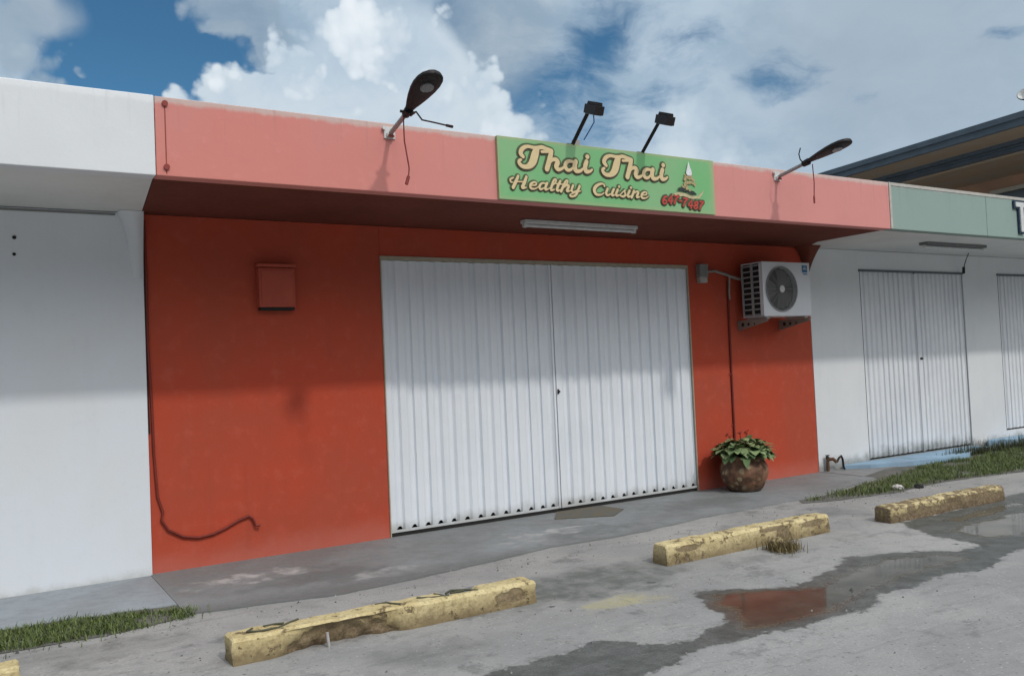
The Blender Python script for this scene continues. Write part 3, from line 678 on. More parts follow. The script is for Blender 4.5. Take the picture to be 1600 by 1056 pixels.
# ------------------------------------------------------------------ lamps on the fascia
def floodlight(X, name, label, ax=0.0, tilt=15.0, wires='a'):
    b0 = Vector((X, YF, 3.300)); t_ = empty(name, tuple(b0), label, 'floodlight', 'lamps along the fascia')
    end = b0 + Vector((ax*.35, -.36, .055))
    m_ = MB(); m_.tube([b0+Vector((0,-.02,-.02)), b0+Vector((0,-.06,-.006)), end], .018, 12); m_.build('lamp_arm', m_grey, t_)
    m_ = MB(); m_.box(X-.045, X+.045, YF-.012, YF-.001, 3.25, 3.34); m_.box(X-.028, X+.028, YF-.035, YF-.012, 3.262, 3.288)
    m_.tube([(X-.05, YF-.03, 3.325), (X-.05, YF-.012, 3.325)], .014, 8); m_.build('wall_bracket', m_offwhite, t_, .002)
    m_ = MB(); m_.box(X-.024, X+.024, YF-.044, YF-.0352, 3.255, 3.273); m_.build('bracket_bolt', m_wirered, t_)
    # head: a flattened teardrop along the arm
    ey = Vector((ax, -math.cos(R(tilt)), math.sin(R(tilt)))).normalized(); ex = ey.cross(Vector((0,0,1))).normalized(); ez = ex.cross(ey)
    if ez.z < 0: ez = -ez
    prof = [(0, .026), (.035, .032), (.07, .040), (.12, .056), (.20, .078), (.29, .096), (.36, .102), (.42, .096), (.46, .080), (.49, .052), (.503, .02)]
    m_ = MB(); vs = []; fs = []; K = 20
    for d, w in prof:
        h = .018 + .22*w*.9; c = end + ey*d
        for k in range(K):
            a = 2*PI*k/K; ca, sa = math.cos(a), math.sin(a); e = .75
            px = abs(ca)**e*(1 if ca > 0 else -1)*w; pz = abs(sa)**e*(1 if sa > 0 else -1)*h*(1.0 if sa > 0 else .45)
            vs.append(c + ex*px + ez*pz)
    for i in range(len(prof)-1):
        for k in range(K): fs.append((i*K+k, i*K+(k+1) % K, (i+1)*K+(k+1) % K, (i+1)*K+k))
    fs += [tuple(range(K))[::-1], tuple(range((len(prof)-1)*K, len(prof)*K))]
    m_.add(vs, fs, True); hd = m_.build('lamp_head', m_metal_dark, t_)
    # lens on the underside
    c = end + ey*.355 - ez*.024; m_ = MB()
    ring = [c + ex*(.048*math.cos(2*PI*k/20)) + ey*(.050*math.sin(2*PI*k/20)) for k in range(20)]
    m_.add([q - ez*.006 for q in ring] + [q + ez*.012 for q in ring], [tuple(range(20)), tuple(range(20, 40))[::-1]] + [(k, (k+1) % 20, 20+(k+1) % 20, 20+k) for k in range(20)])
    m_.build('lamp_lens', m_lens, hd)
    m_ = MB(); m_.tube([end-ey*.035, end+ey*.03], [.030, .034], 14); m_.tube([end-ex*.055, end+ex*.055], .011, 8); m_.build('lamp_collar', m_metal_dark, t_)
    e = end
    if wires == 'a':
        w = MB(); w.tube([e+ex*-.02+ey*.0-ez*.03, e+Vector((.01, -.12, -.03)), e+Vector((.03, -.17, -.10)), e+Vector((.06, -.30, -.15)), e+Vector((.085, -.48, -.22))], .006, 6); w.tube([e+Vector((.08, -.44, -.205)), e+Vector((.09, -.50, -.228))], .011, 6); w.build('loose_wire', m_wire, t_)
        w = MB(); w.tube([e+Vector((-.02, .03, -.02)), e+Vector((-.015, .04, -.2)), e+Vector((.01, .03, -.40)), e+Vector((-.005, .02, -.47))], .005, 6); w.tube([e+Vector((-.003, .02, -.46)), e+Vector((-.022, .02, -.52))], .012, 6); w.build('loose_wire', m_wirered, t_)
    else:
        w = MB(); w.tube([e+Vector((.04, -.04, -.02)), e+Vector((.05, -.04, -.2)), e+Vector((.05, -.03, -.35))], .005, 6); w.tube([e+Vector((.05, -.03, -.33)), e+Vector((.05, -.03, -.40))], .009, 6); w.build('loose_wire', m_wirered, t_)
        w = MB(); w.tube([e+Vector((-.02, .02, 0)), e+Vector((-.06, .02, .03)), e+Vector((-.075, .02, .08)), e+Vector((-.06, .01, .14))], .006, 6); w.build('lamp_hook', m_metal_dark, t_)
    return t_
floodlight(1.552, 'floodlight', 'black teardrop floodlight on a grey arm left of the green sign, wires dangling', -.03, 15)
floodlight(5.766, 'floodlight', 'black teardrop floodlight on a grey arm, right of the green sign', .04, 11, 'b')

def spot(X, label, wire):
    t_ = empty('spotlight', (X, YF, 3.33), label, 'spotlight', 'spotlights over the sign')
    a = Vector((X, YF+.015, 3.345)); e = Vector((X+.005, YF-.265, 3.600))
    m_ = MB(); m_.tube([Vector((X, YF+.04, 3.30)), a, e], .021, 4, smooth=False); m_.build('lamp_arm', m_metal_dark, t_)
    m_ = MB(); m_.box(X-.04, X+.04, YF+.004, YF+.10, ZT+.0005, ZT+.012); m_.build('foot_plate', m_metal_dark, t_)
    m_ = MB(); M_ = Matrix.Translation(e+Vector((0, -.055, -.022))) @ Matrix.Rotation(R(22), 4, 'X')
    m_.obox(M_, -.046, .046, -.085, .075, -.030, .044); m_.obox(M_, -.036, .036, -.065, .060, .044, .058)
    for k in range(4): m_.obox(M_, -.036+.022*k, -.030+.022*k, -.06, .055, .058, .070)
    hd = m_.build('lamp_head', m_metal_dark, t_, .004)
    m_ = MB(); m_.obox(M_, -.038, .038, -.07, .06, -.034, -.0305); m_.build('lamp_lens', m_grey_mid, hd)
    if wire:
        m_ = MB(); m_.tube([e+Vector((.01, -.04, -.05)), e+Vector((.02, -.03, -.11)), e+Vector((.01, .03, -.17)), e+Vector((0.02, .12, -.22))], .005, 6); m_.build('loose_wire', m_blue, t_)
        m_ = MB(); m_.obox(Matrix.Translation((X+.055, YF+.01, ZT+.03)), -.03, .03, -.02, .02, -.0275, .02); m_.build('wire_box', m_grey, t_, .003)
spot(3.24, 'black spotlight above the first word of the green sign, with a blue wire', True)
spot(4.01, 'black spotlight on a square black arm above the second word of the sign', False)

# ------------------------------------------------------------------ under-canopy strip lights
def strip(x0, x1, y, w, m_, label, rot=0, hang=.0):
    c = ((x0+x1)/2, y, ZS-.004)
    t_ = empty('strip_light', c, label, 'strip light', 'strip lights under the canopy'); hx = (x1-x0)/2
    b = MB(); b.box(c[0]-hx, c[0]+hx, y-w/2, y+w/2, c[2]-.035-hang, c[2]-.001-hang); b.build('light_batten', m_, t_, .004)
    b = MB(); b.tube([(c[0]-hx+.04, y, c[2]-.052-hang), (c[0]+hx-.04, y, c[2]-.052-hang)], .0145, 12); b.build('light_tube', m_offwhite, t_)
    for s_ in (-1, 1):
        b = MB(); b.box(c[0]+s_*(hx-.022)-.018, c[0]+s_*(hx-.022)+.018, y-.018, y+.018, c[2]-.07-hang, c[2]-.0355-hang); b.build('tube_holder', m_offwhite, t_, .002)
    t_.rotation_euler.z = rot
strip(3.17, 4.50, -.70, .085, m_offwhite, 'white strip light on the dark red soffit above the wide folding doors')
strip(9.12, 10.45, -.80, .12, plain('dark_rusted_batten', (.17, .175, .18), .7), 'dark rusty strip light under the white soffit of the right unit')
t_ = empty('hanging_cord', (11.15, -.02, 2.62), 'short black cord with a plug hanging beside the right unit doors', 'cord')
b = MB(); b.tube([(11.05, -.25, ZS-.01), (11.12, -.16, ZS-.10), (11.16, -.10, ZS-.2)], .007, 6); b.build('cord', m_wire, t_)
b = MB(); b.tube([(11.155, -.102, ZS-.19), (11.175, -.085, ZS-.28)], .020, 8); b.build('plug', m_dark, t_)

# ------------------------------------------------------------------ fittings on the red wall
t_ = empty('wall_box', (1.05, 0, 2.09), 'red painted meter box with a small hood high on the red wall', 'box')
m_redbox = paint('red_painted_box', (.44, .085, .05), None, .7, .3, .12, 6, .2)
b = MB(); b.box(.905, 1.215, -.085, -.001, 2.095, 2.43); b.build('box_body', m_redbox, t_, .006)
b = MB(); b.box(.925, 1.195, -.091, -.086, 2.115, 2.41); b.build('box_lid', m_redbox, t_, .003)
b = MB(); b.box(.890, 1.225, -.105, -.001, 2.436, 2.462); b.build('box_hood', m_redbox, t_, .004)
b = MB(); b.box(.915, 1.205, -.08, -.002, 2.070, 2.0925); b.build('box_shadow', m_dark, t_)  # dark strip standing in for the shadow under the box

t_ = empty('wall_cable', (.05, 0, 2.7), 'dark red cable down the left edge of the red wall, looping near the ground', 'cable')
b = MB(); b.tube([(.030, -.012, 2.80), (.034, -.012, 2.3), (.030, -.014, 1.8), (.045, -.012, 1.35), (.050, -.012, .95), (.068, -.013, .60), (.105, -.014, .47), (.092, -.02, .415), (.14, -.018, .33), (.25, -.018, .262), (.37, -.018, .238), (.48, -.018, .250), (.58, -.018, .285), (.69, -.018, .335), (.775, -.018, .362), (.805, -.02, .335), (.828, -.03, .275), (.86, -.035, .272)], .0105, 8)
b.build('cable', paint('dark_red_cable', (.20, .032, .022), None, .6, .3, .2, 9, .1), t_)
b = MB(); b.tube([(.018, -.006, 2.80), (.020, -.006, 2.2), (.017, -.006, 1.6), (.022, -.006, 1.1)], .008, 6); b.build('cable', m_wire, t_)

t_ = empty('conduit', (6.43, 0, 0), 'thin red painted vertical conduit on the wall behind the flower pot', 'pipe')
b = MB(); b.tube([(6.44, -.016, 2.40), (6.43, -.016, 1.2), (6.42, -.016, .02)], .013, 8); b.build('pipe', paint('dark_red_conduit', (.19, .032, .022), None, .7, .3, .2, 6, .1), t_)
for zz in (2.0, 1.3, .7):
    b = MB(); b.box(6.40, 6.46, -.012, -.001, zz-.01, zz+.01); b.build('pipe_clip', m_redbox, t_)

# junction box with grey pipe to the air conditioner
t_ = empty('junction_box', (6.0, 0, 2.37), 'grey junction box beside the folding doors with a pipe to the air conditioner', 'junction box')
b = MB(); b.box(5.955, 6.085, -.075, -.001, 2.44, 2.585); b.build('box_body', m_grey_mid, t_, .006)
b = MB(); b.box(5.965, 6.075, -.065, -.001, 2.37, 2.438); b.build('box_base', plain('pale_grey_plastic', (.42, .41, .38), .6), t_, .004)
b = MB(); b.tube([(6.086, -.04, 2.50), (6.22, -.04, 2.51), (6.38, -.05, 2.475), (6.52, -.07, 2.43), (6.70, -.10, 2.40)], .017, 10)
b.tube([(6.44, -.055, 2.455), (6.44, -.045, 2.36), (6.435, -.04, 2.25), (6.45, -.03, 2.18)], .012, 8); b.build('pipe', plain('grey_brown_pipe', (.30, .27, .24), .6), t_)

# ------------------------------------------------------------------ air conditioner
AX0, AX1, AY0, AY1, AZ0, AZ1 = 6.555, 7.365, -.45, -.13, 1.955, 2.575
t_ = empty('air_conditioner', (6.96, 0, AZ0), 'white outdoor air conditioner unit on steel brackets high on the red wall', 'air conditioner')
m_ac = paint('ac_casing', (.63, .645, .67), None, .4, .45, .05, 3, .0)
b = MB()
cx_, cz_, r_ = 6.862, 2.265, .252
# front plate with a round opening
N = 48; out_ = []; inn = []
for k in range(N):
    a = 2*PI*k/N; ca, sa = math.cos(a), math.sin(a)
    tx = (AX1-cx_)/ca if ca > 1e-6 else ((AX0-cx_)/ca if ca < -1e-6 else 9); tz = (AZ1-cz_)/sa if sa > 1e-6 else ((AZ0-cz_)/sa if sa < -1e-6 else 9)
    tt = min(abs(tx), abs(tz)); out_.append((cx_+ca*tt, AY0, cz_+sa*tt)); inn.append((cx_+ca*r_, AY0, cz_+sa*r_))
inb = [(x, AY0+.05, z) for x, y, z in inn]
b.add(out_+inn+inb, [(k, (k+1) % N, N+(k+1) % N, N+k) for k in range(N)] + [(N+k, N+(k+1) % N, 2*N+(k+1) % N, 2*N+k) for k in range(N)])
crn = [(AX1, AZ1), (AX0, AZ1), (AX0, AZ0), (AX1, AZ0)]
for (x, z) in crn:   # fill the corners the ray fan misses
    a = math.atan2(z-cz_, x-cx_) % (2*PI); k = int(a/(2*PI)*N); b.add([out_[k], (x, AY0, z), out_[(k+1) % N]], [(0, 1, 2)])
b.box(AX0, AX1, AY0+.001, AY1, AZ1-.006, AZ1+.006); b.box(AX0, AX1, AY0+.001, AY1, AZ0-.004, AZ0+.006)
b.box(AX1-.004, AX1, AY0+.001, AY1, AZ0, AZ1); b.box(AX0+.001, AX1-.001, AY1-.004, AY1, AZ0, AZ1); b.box(AX0+.0, AX0+.003, AY0+.001, AY0+.05, AZ0, AZ1)
cs = b.build('casing', m_ac, t_)
b = MB(); b.box(AX0+.012, AX0+.02, AY0+.051, AY1-.004, AZ0+.007, AZ1-.007); b.build('side_recess', m_dark, t_)
b = MB()
for k in range(10): z0 = AZ0+.012+k*(AZ1-AZ0-.03)/9.3; b.box(AX0-.002, AX0+.010, AY0+.055, AY1-.006, z0, z0+.016)
b.box(AX0-.004, AX0+.011, AY0+.15, AY0+.178, AZ0+.008, AZ1-.008); b.box(AX0-.003, AX0+.011, AY1-.02, AY1, AZ0+.008, AZ1-.008)
b.build('side_louvre', plain('grey_louvre', (.33, .34, .34), .5), t_)
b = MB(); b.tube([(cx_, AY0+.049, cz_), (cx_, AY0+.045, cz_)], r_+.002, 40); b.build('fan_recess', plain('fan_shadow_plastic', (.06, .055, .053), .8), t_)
b = MB()
for k in range(3):
    a0 = 2*PI*k/3+.4; pts = []
    for i in range(7): a = a0+i*.22; pts.append((cx_+.23*math.cos(a), AY0+.040-.006*i/6, cz_+.23*math.sin(a)))
    for i in range(6, -1, -1): a = a0+i*.26-.1; pts.append((cx_+.05*math.cos(a), AY0+.040-.006*i/6, cz_+.05*math.sin(a)))
    n7 = 7
    b.add(pts, [(i, i+1, 12-i, 13-i) for i in range(6)])
b.build('fan_blade', plain('grey_fan', (.13, .125, .12), .5), t_)
b = MB()
def ring(r, rad, seg=40): b.tube([(cx_+r*math.cos(2*PI*k/seg), AY0-.008, cz_+r*math.sin(2*PI*k/seg)) for k in range(seg+1)], rad, 5, cap=False)
for i in range(11): ring(.045+i*.0205, .0028)
ring(.258, .009)
for k in range(16):
    a = 2*PI*k/16; b.tube([(cx_+.035*math.cos(a), AY0-.008, cz_+.035*math.sin(a)), (cx_+.255*math.cos(a), AY0-.008, cz_+.255*math.sin(a))], .003, 5)
gr_ = b.build('fan_grille', plain('grey_grille', (.25, .25, .25), .5), t_)
b = MB(); b.tube([(cx_, AY0-.016, cz_), (cx_, AY0-.001, cz_)], .040, 20); b.build('grille_hub', m_offwhite, gr_)
b = MB(); b.box(7.232, 7.322, AY0-.003, AY0-.0005, 2.465, 2.55); b.box(7.248, 7.322, AY0-.003, AY0-.0005, 2.44, 2.452); lb = b.build('energy_label', plain('blue_label', (.05, .16, .32), .4), t_)
b = MB(); b.box(7.247, 7.307, AY0-.005, AY0-.0035, 2.50, 2.512); b.box(7.262, 7.292, AY0-.005, AY0-.0035, 2.52, 2.53); b.build('label_print', m_offwhite, lb)
for x in (6.62, 7.28):
    b = MB(); b.box(x-.03, x+.03, AY0+.01, AY1-.02, AZ0-.028, AZ0-.005); b.build('foot', m_grey, t_, .003)
for x in (6.585, 7.30):
    b = MB()
    b.add([(x-.003, -.002, AZ0-.030), (x-.003, AY0-.02, AZ0-.030), (x-.003, AY0-.02, AZ0-.062), (x-.003, -.002, AZ0-.155), (x+.003, -.002, AZ0-.030), (x+.003, AY0-.02, AZ0-.030), (x+.003, AY0-.02, AZ0-.062), (x+.003, -.002, AZ0-.155)],
          [(0,1,2,3), (7,6,5,4), (0,4,5,1), (1,5,6,2), (2,6,7,3), (3,7,4,0)])
    b.box(x+.0035, x+.04, AY0-.02, -.002, AZ0-.036, AZ0-.030)
    bk = b.build('wall_bracket', plain('rusty_bracket_steel', (.30, .26, .22), .6, .4, .3), t_)
    for yy, rr in ((-.09, .022), (-.18, .017), (-.27, .011)): b = MB(); b.tube([(x-.0065, yy, AZ0-.080), (x-.0035, yy, AZ0-.080)], rr, 12); b.build('bracket_hole', m_dark, bk)

# ------------------------------------------------------------------ potted plant
PX, PY = 6.19, -.36
t_ = empty('plant_pot', (PX, PY, 0), 'brown glazed clay pot with leafy green plant and red buds against the red wall', 'potted plant')
m, t, p, geo = base_mat('brown_glazed_clay', .68, .3)
vor = t.new('ShaderNodeTexVoronoi'); vor.inputs['Scale'].default_value = 9; t.set(vor.inputs['Vector'], warpg(t, geo, 9, .12))
a = t.noise(geo, 6, 5, .65)
col = t.mix(t.ramp(a, .4, .62), (.085, .045, .028), (.23, .12, .07))
col = t.mix(t.ramp(vor.outputs['Distance'], .16, .36, .8, 0), col, (.36, .29, .17))
z = t.sep(geo)[2]; col = t.mix(t.ramp(z, .0, .10, .5, 0), col, (.06, .05, .04))
t.set(p.inputs['Base Color'], col); bump(t, p, t.math('ADD', a, vor.outputs['Distance']), .5, .02)
b = MB(); b.lathe([(0, 0), (.165, 0), (.20, .03), (.245, .12), (.268, .20), (.262, .27), (.235, .325), (.222, .35), (.250, .365), (.262, .385), (.255, .402), (.232, .402), (.215, .375), (.20, .33), (0, .33)], (PX, PY, 0), 40)
pot = b.build('pot', m, t_)
m_soil = plain('potting_soil', (.03, .022, .015), .95)
b = MB(); b.tube([(PX, PY, .335), (PX, PY, .372)], .205, 24); b.build('soil', m_soil, pot)
def mat_leaf(name, c1, c2):
    m, t, p, geo = base_mat(name, .5, .35)
    rnd = t.new('ShaderNodeNewGeometry').outputs['Random Per Island']
    col = t.mix(t.ramp(rnd, .1, .9, smooth=False), c1, c2)
    col = t.mix(t.ramp(t.noise(geo, 40, 3, .6), .5, .7, 0, .4), col, sc(c1, .5))
    t.set(p.inputs['Base Color'], col)
    p.inputs['Subsurface Weight'].default_value = 0
    return m
def leaf(mb, base, d, up, L, w, cup=.25, droop=.5):
    d = d.normalized(); s_ = d.cross(up).normalized(); n = s_.cross(d)
    prof = [(0, .08), (.12, .55), (.3, .9), (.5, 1), (.7, .88), (.88, .5), (1.0, .04)]
    vs = []; 
    for u_, k in prof:
        c = base + d*(L*u_) + Vector((0, 0, -droop*L*u_*u_)); ww = w*k/2
        vs += [c - s_*ww + n*cup*ww, c, c + s_*ww + n*cup*ww]
    fs = []
    for i in range(len(prof)-1):
        for j in (0, 1): fs.append((i*3+j, i*3+j+1, i*3+j+4, i*3+j+3))
    mb.add(vs, fs, True)
b = MB(); sm = MB(); rnd = random.Random(5)
for i in range(230):
    a = rnd.uniform(0, 2*PI); rr = .32*math.sqrt(rnd.random()); hh = .40 + .15*(1-(rr/.34)**2)*rnd.uniform(.3, 1.25) + rnd.uniform(-.03, .04)
    base = Vector((PX+rr*.82*math.cos(a), PY+rr*.82*math.sin(a), hh))
    d = Vector((math.cos(a+rnd.uniform(-.7, .7)), math.sin(a+rnd.uniform(-.7, .7)), rnd.uniform(-.1, .7)))
    leaf(b, base, d, Vector((0,0,1)), rnd.uniform(.09, .16), rnd.uniform(.075, .13), rnd.uniform(.1, .4), rnd.uniform(.1, .8))
    if i % 3 == 0: sm.tube([(PX+rr*.35*math.cos(a), PY+rr*.35*math.sin(a), .36), tuple(base)], .005, 5)
b.build('foliage', mat_leaf('begonia_leaf', (.09, .15, .06), (.28, .36, .17)), t_); sm.build('stem', plain('plant_stem', (.08, .05, .03), .7), t_)
for (dx, dy, dz) in ((-.19, .02, .62), (-.03, .0, .63), (.12, .05, .63)):
    b = MB()
    for k in range(6):
        o_ = Vector((PX+dx+rnd.uniform(-.025, .025), PY+dy+rnd.uniform(-.025, .025), dz+rnd.uniform(-.02, .02)))
        leaf(b, o_, Vector((rnd.uniform(-1, 1), rnd.uniform(-1, 1), rnd.uniform(.2, 1))), Vector((0,0,1)), .035, .028, .3, .2)
    b.tube([(PX+dx*.5, PY+dy*.5, .45), (PX+dx, PY+dy, dz)], .005, 5)
    b.build('red_flower', plain('dark_red_petal', (.22, .025, .02), .6), t_)

# ------------------------------------------------------------------ tap and hose at the foot of the white pier
t_ = empty('garden_tap', (8.04, -.05, 0), 'small rusty tap with a bent black hose at the foot of the white pier', 'tap')
b = MB(); b.tube([(8.0, -.05, .0), (8.0, -.05, .17)], .020, 8); b.tube([(8.0, -.05, .15), (8.04, -.10, .16), (8.06, -.14, .12)], .022, 8); b.build('pipe', plain('rusty_pipe', (.13, .07, .04), .8), t_)
b = MB(); b.tube([(8.06, -.14, .12), (8.09, -.15, .17), (8.15, -.14, .19), (8.20, -.12, .14), (8.22, -.11, .05), (8.23, -.12, .012)], .014, 8); b.build('hose', m_metal_dark, t_)
b = MB(); b.tube([(8.0, -.05, .17), (8.0, -.05, .2)], [.03, .012], 8); b.box(7.965, 8.035, -.056, -.044, .2, .21); b.build('handle', m_metal_dark, t_)
t_ = None
# bracket knob under the soffit corner
kb = MB(); kb.tube([(7.90, -.03, 2.84), (7.90, -.03, 2.80)], .035, 10); kb.tube([(7.90, -.03, 2.80), (7.92, -.05, 2.74)], .018, 8)
tag(kb.build('cable_clamp', m_metal_dark), 'small black cable clamp at the corner where red wall meets white soffit', 'clamp')

# ------------------------------------------------------------------ wheel stops
def mat_stop(name, seed, dirty, bare):
    m, t, p, geo = base_mat(name, .8, .25)
    g = t.mapping(geo, (1, 1, 1), (seed, seed*2, 0))
    a = t.noise(g, 5, 6, .65); b = t.noise(g, 16, 6, .7); z = t.sep(geo)[2]; c = t.noise(g, 45, 3, .7)
    col = t.mix(t.ramp(a, .35, .65), (.62, .52, .29), (.50, .40, .20))
    col = t.mix(t.ramp(c, .46, .66, 0, .55), col, (.27, .21, .11))
    zz = t.math('ADD', z, t.math('MULTIPLY', t.math('SUBTRACT', b, .5), .16))
    col = t.mix(t.ramp(zz, -.01, .115, dirty, 0), col, (.15, .11, .06))
    wn = t.new('ShaderNodeAttribute', attribute_name='worn').outputs['Fac']
    chip = t.math('MAXIMUM', t.ramp(t.math('ADD', b, t.math('MULTIPLY', t.math('SUBTRACT', a, .5), .6)), bare, bare+.06, 0, .9), t.ramp(t.math('ADD', wn, t.math('MULTIPLY', t.math('SUBTRACT', b, .5), 1.6)), .35, .60, 0, .80))
    col = t.mix(chip, col, t.mix(t.ramp(c, .4, .65), (.13, .090, .055), (.25, .19, .12)))
    col = t.mix(t.ramp(t.noise(t.mapping(geo, (2, 2, 2), (seed, 0, 3)), 11, 5, .7), .68, .72, 0, .7), col, (.05, .05, .03))
    if seed == 1:   # moss smear on the back arris of the nearest stop
        col = t.mix(t.math('MULTIPLY', stain(t, geo, 1.40, -2.53, .16, .10, .15), .8), col, (.10, .13, .06))
    t.set(p.inputs['Base Color'], col)
    bump(t, p, t.math('SUBTRACT', t.math('ADD', t.math('MULTIPLY', c, .4), a), chip), .8, .010)
    return m
def wheel_stop(x0, x1, yf, w, h, label, seed, dirty, bare, rot=0, chips=(), patches=(), g='yellow concrete wheel stops'):
    import bmesh
    c = Vector(((x0+x1)/2, yf+w/2, GZ)); L = x1-x0
    t_ = empty('wheel_stop', tuple(c), label, 'wheel stop', g); t_.rotation_euler.z = rot
    nx, ns = 150, 26; mb = MB(); vs = []; worn = []
    top = w*.72
    # cross-section walked round: front foot, front face, top, back face
    sec = []
    q = [(-w/2, 0), (-w/2+.006, h*.86), (-top/2, h), (top/2, h), (w/2-.006, h*.86), (w/2, 0)]
    for i in range(5):
        k = (6, 3, 8, 3, 6)[i]
        for j in range(k): u_ = j/k; sec.append((q[i][0]+(q[i+1][0]-q[i][0])*u_, q[i][1]+(q[i+1][1]-q[i][1])*u_))
    sec.append(q[-1]); ns = len(sec)
    for i in range(nx+1):
        x = -L/2 + L*i/nx; e = 1.0
        if i in (0, nx): e = .94
        for (y, z) in sec:
            P = Vector((x*9+seed*5, y*9, z*9)); n = mnoise.noise(P)*.010 + mnoise.noise(P*2.6)*.005
            yy, zz = y*e, z*e
            dn = n*(1 if z > .01 else .3)
            yy += dn*(-1 if y < 0 else 1)*(.8 if z < h*.95 else .2); zz += n*.7 if z > h*.5 else 0
            wn = 0
            for (px_, pz_, rx_, rz_, k_) in patches:   # bare brown patches on the side facing the lot
                if y < top*.2: wn = max(wn, k_*(1.15-math.hypot((x+L/2-px_)/rx_, (z-pz_)/rz_)))
            for (cx0, cw, side, dep) in chips:   # broken-away pieces along an edge
                a = (x+L/2-cx0)/cw
                if abs(a) < 1:
                    k = (1-a*a)*(1+.5*mnoise.noise(P*1.7))
                    if side == 'f' and y < -top*.3 and z < h*.9: yy += dep*k*(1-z/h*.8); wn = max(wn, 1.5*k-z/h*.9)
                    if side == 't' and z > h*.75: zz -= dep*k; 
                    if side == 'b' and y > -w*.1 and z > h*.6: zz -= dep*k; wn = max(wn, k*.9)
            vs.append((x + (mnoise.noise(Vector((seed, y*20, z*20)))*.008 if i in (0, nx) else 0), yy, max(zz, 0))); worn.append(wn)
    fs = []
    for i in range(nx):
        for j in range(ns-1): fs.append((i*ns+j, (i+1)*ns+j, (i+1)*ns+j+1, i*ns+j+1))
    fs += [tuple(range(ns)), tuple(range(nx*ns, (nx+1)*ns))[::-1]]
    mb.add(vs, fs, False); o = mb.build('concrete_block', mat_stop('yellow_painted_concrete', seed, dirty, bare), t_, world=False)
    at = o.data.attributes.new('worn', 'FLOAT', 'POINT'); at.data.foreach_set('value', worn)
    return t_
ws = wheel_stop(.0, 1.90, -2.64, .175, .142, 'worn yellow wheel stop nearest the camera, chipped low in its middle, with dark scrawls', 1, .85, .60, R(-.6), ((.62, .40, 'f', .085), (1.40, .13, 'b', .05)), ((1.72, .075, .16, .05, 1.2), (.62, .03, .30, .05, 1.0)))
wheel_stop(3.165, 4.99, -2.465, .165, .150, 'yellow wheel stop with dark rusty patches, dry weeds growing against its side', 2.7, .8, .55, R(0.2), ((1.25, .12, 'f', .02),), ((.22, .10, .16, .03, 1.2), (1.10, .12, .22, .025, 1.1), (1.62, .10, .22, .04, 1.1)))
wheel_stop(5.63, 7.39, -2.60, .175, .140, 'darkest wheel stop, brown and mossy along its side, beside the puddle at right', 4.4, 1.0, .47, R(-.5), ((1.0, .3, 'f', .02),), ((.5, .03, .7, .09, 1.0), (1.3, .05, .8, .10, 1.0)))
wheel_stop(-2.78, -.965, -2.35, .175, .14, 'yellow wheel stop of which only a corner shows at the bottom left', 6.1, .7, .7, R(-.6))
# scrawl scratched into the top of the first stop, rebar pin and the moss smear
m_scr = plain('scratched_dark_mark', (.085, .085, .055), .9)
def scr(pts, r=.0068):
    mk = MB()
    # scratches lie on the block's top and upper front arris
    mk.tube([Vector((x-.95, y, .1445-max(0, -y-.035)*.25)) for x, y in pts], r, 5); mk.build('scratched_mark', m_scr, ws, world=False)
scr([(.14, .045), (.10, .0), (.16, -.03), (.26, -.035), (.33, .02), (.40, .060)]); scr([(.20, .045), (.27, .05), (.31, .03)])
scr([(.86, .050), (.93, .052), (.95, .01), (.985, -.035)])
scr([(1.12, .03), (1.15, .0), (1.20, -.03)]); scr([(1.24, .04), (1.27, -.03)]); scr([(1.20, -.028), (1.30, -.045)])
scr([(1.36, .045), (1.30, .0), (1.29, -.045)]); scr([(1.36, .045), (1.44, .0), (1.50, -.05)]); scr([(1.33, -.005), (1.42, -.012)])
b = MB(); b.tube([(-.425, -.088, 0), (-.432, -.084, .080)], .009, 8); b.build('rebar_pin', plain('pale_rebar', (.42, .41, .40), .6), ws, world=False)
# debris
t_ = None
def lump(name, loc, r, m_, label, cat, seed, squash=.6):
    mb = MB(); seg, rg = 18, 10; vs = []
    for i in range(rg+1):
        th = PI*i/rg
        for k in range(seg):
            a = 2*PI*k/seg; v = Vector((math.sin(th)*math.cos(a), math.sin(th)*math.sin(a), math.cos(th)))
            d = 1 + .35*mnoise.noise(v*1.8+Vector((seed, 0, 0))) + .15*mnoise.noise(v*5+Vector((seed, 3, 0)))
            vs.append((loc[0]+v.x*r*d, loc[1]+v.y*r*d, GZ+max(0, r*squash*.75+v.z*r*squash*d)))
    mb.add(vs, [(i*seg+k, i*seg+(k+1) % seg, (i+1)*seg+(k+1) % seg, (i+1)*seg+k) for i in range(rg) for k in range(seg)], False)
    return tag(mb.build(name, m_), label, cat)
lump('stone', (7.31, -1.50), .055, plain('white_stone', (.6, .57, .55), .8), 'small white stone at the edge of the grass behind the right wheel stop', 'stone', 1)
lump('stone', (7.57, -1.58), .045, plain('black_stone', (.03, .03, .03), .8), 'small black stone right of the white stone by the grass', 'stone', 2)
dc = lump('broken_concrete', (4.16, -2.62), .070, mat_stop('broken_yellow_concrete', 8, .9, .5), 'crumbled brown lump lying against the middle wheel stop', 'debris', 3, .75)
w = MB(); rnd = random.Random(9)
def blade(mb, x, y, z, h, lean, a, wd, bend=.5):
    d = Vector((math.cos(a), math.sin(a), 0)); s_ = Vector((-d.y, d.x, 0))*wd
    p0 = Vector((x, y, z)); p1 = p0 + d*(lean*.35) + Vector((0, 0, h*.6)); p2 = p0 + d*lean + Vector((0, 0, h))
    mb.add([p0-s_, p0+s_, p1+s_*.7, p1-s_*.7, p2], [(0,1,2,3), (3,2,4)])
wd = MB()
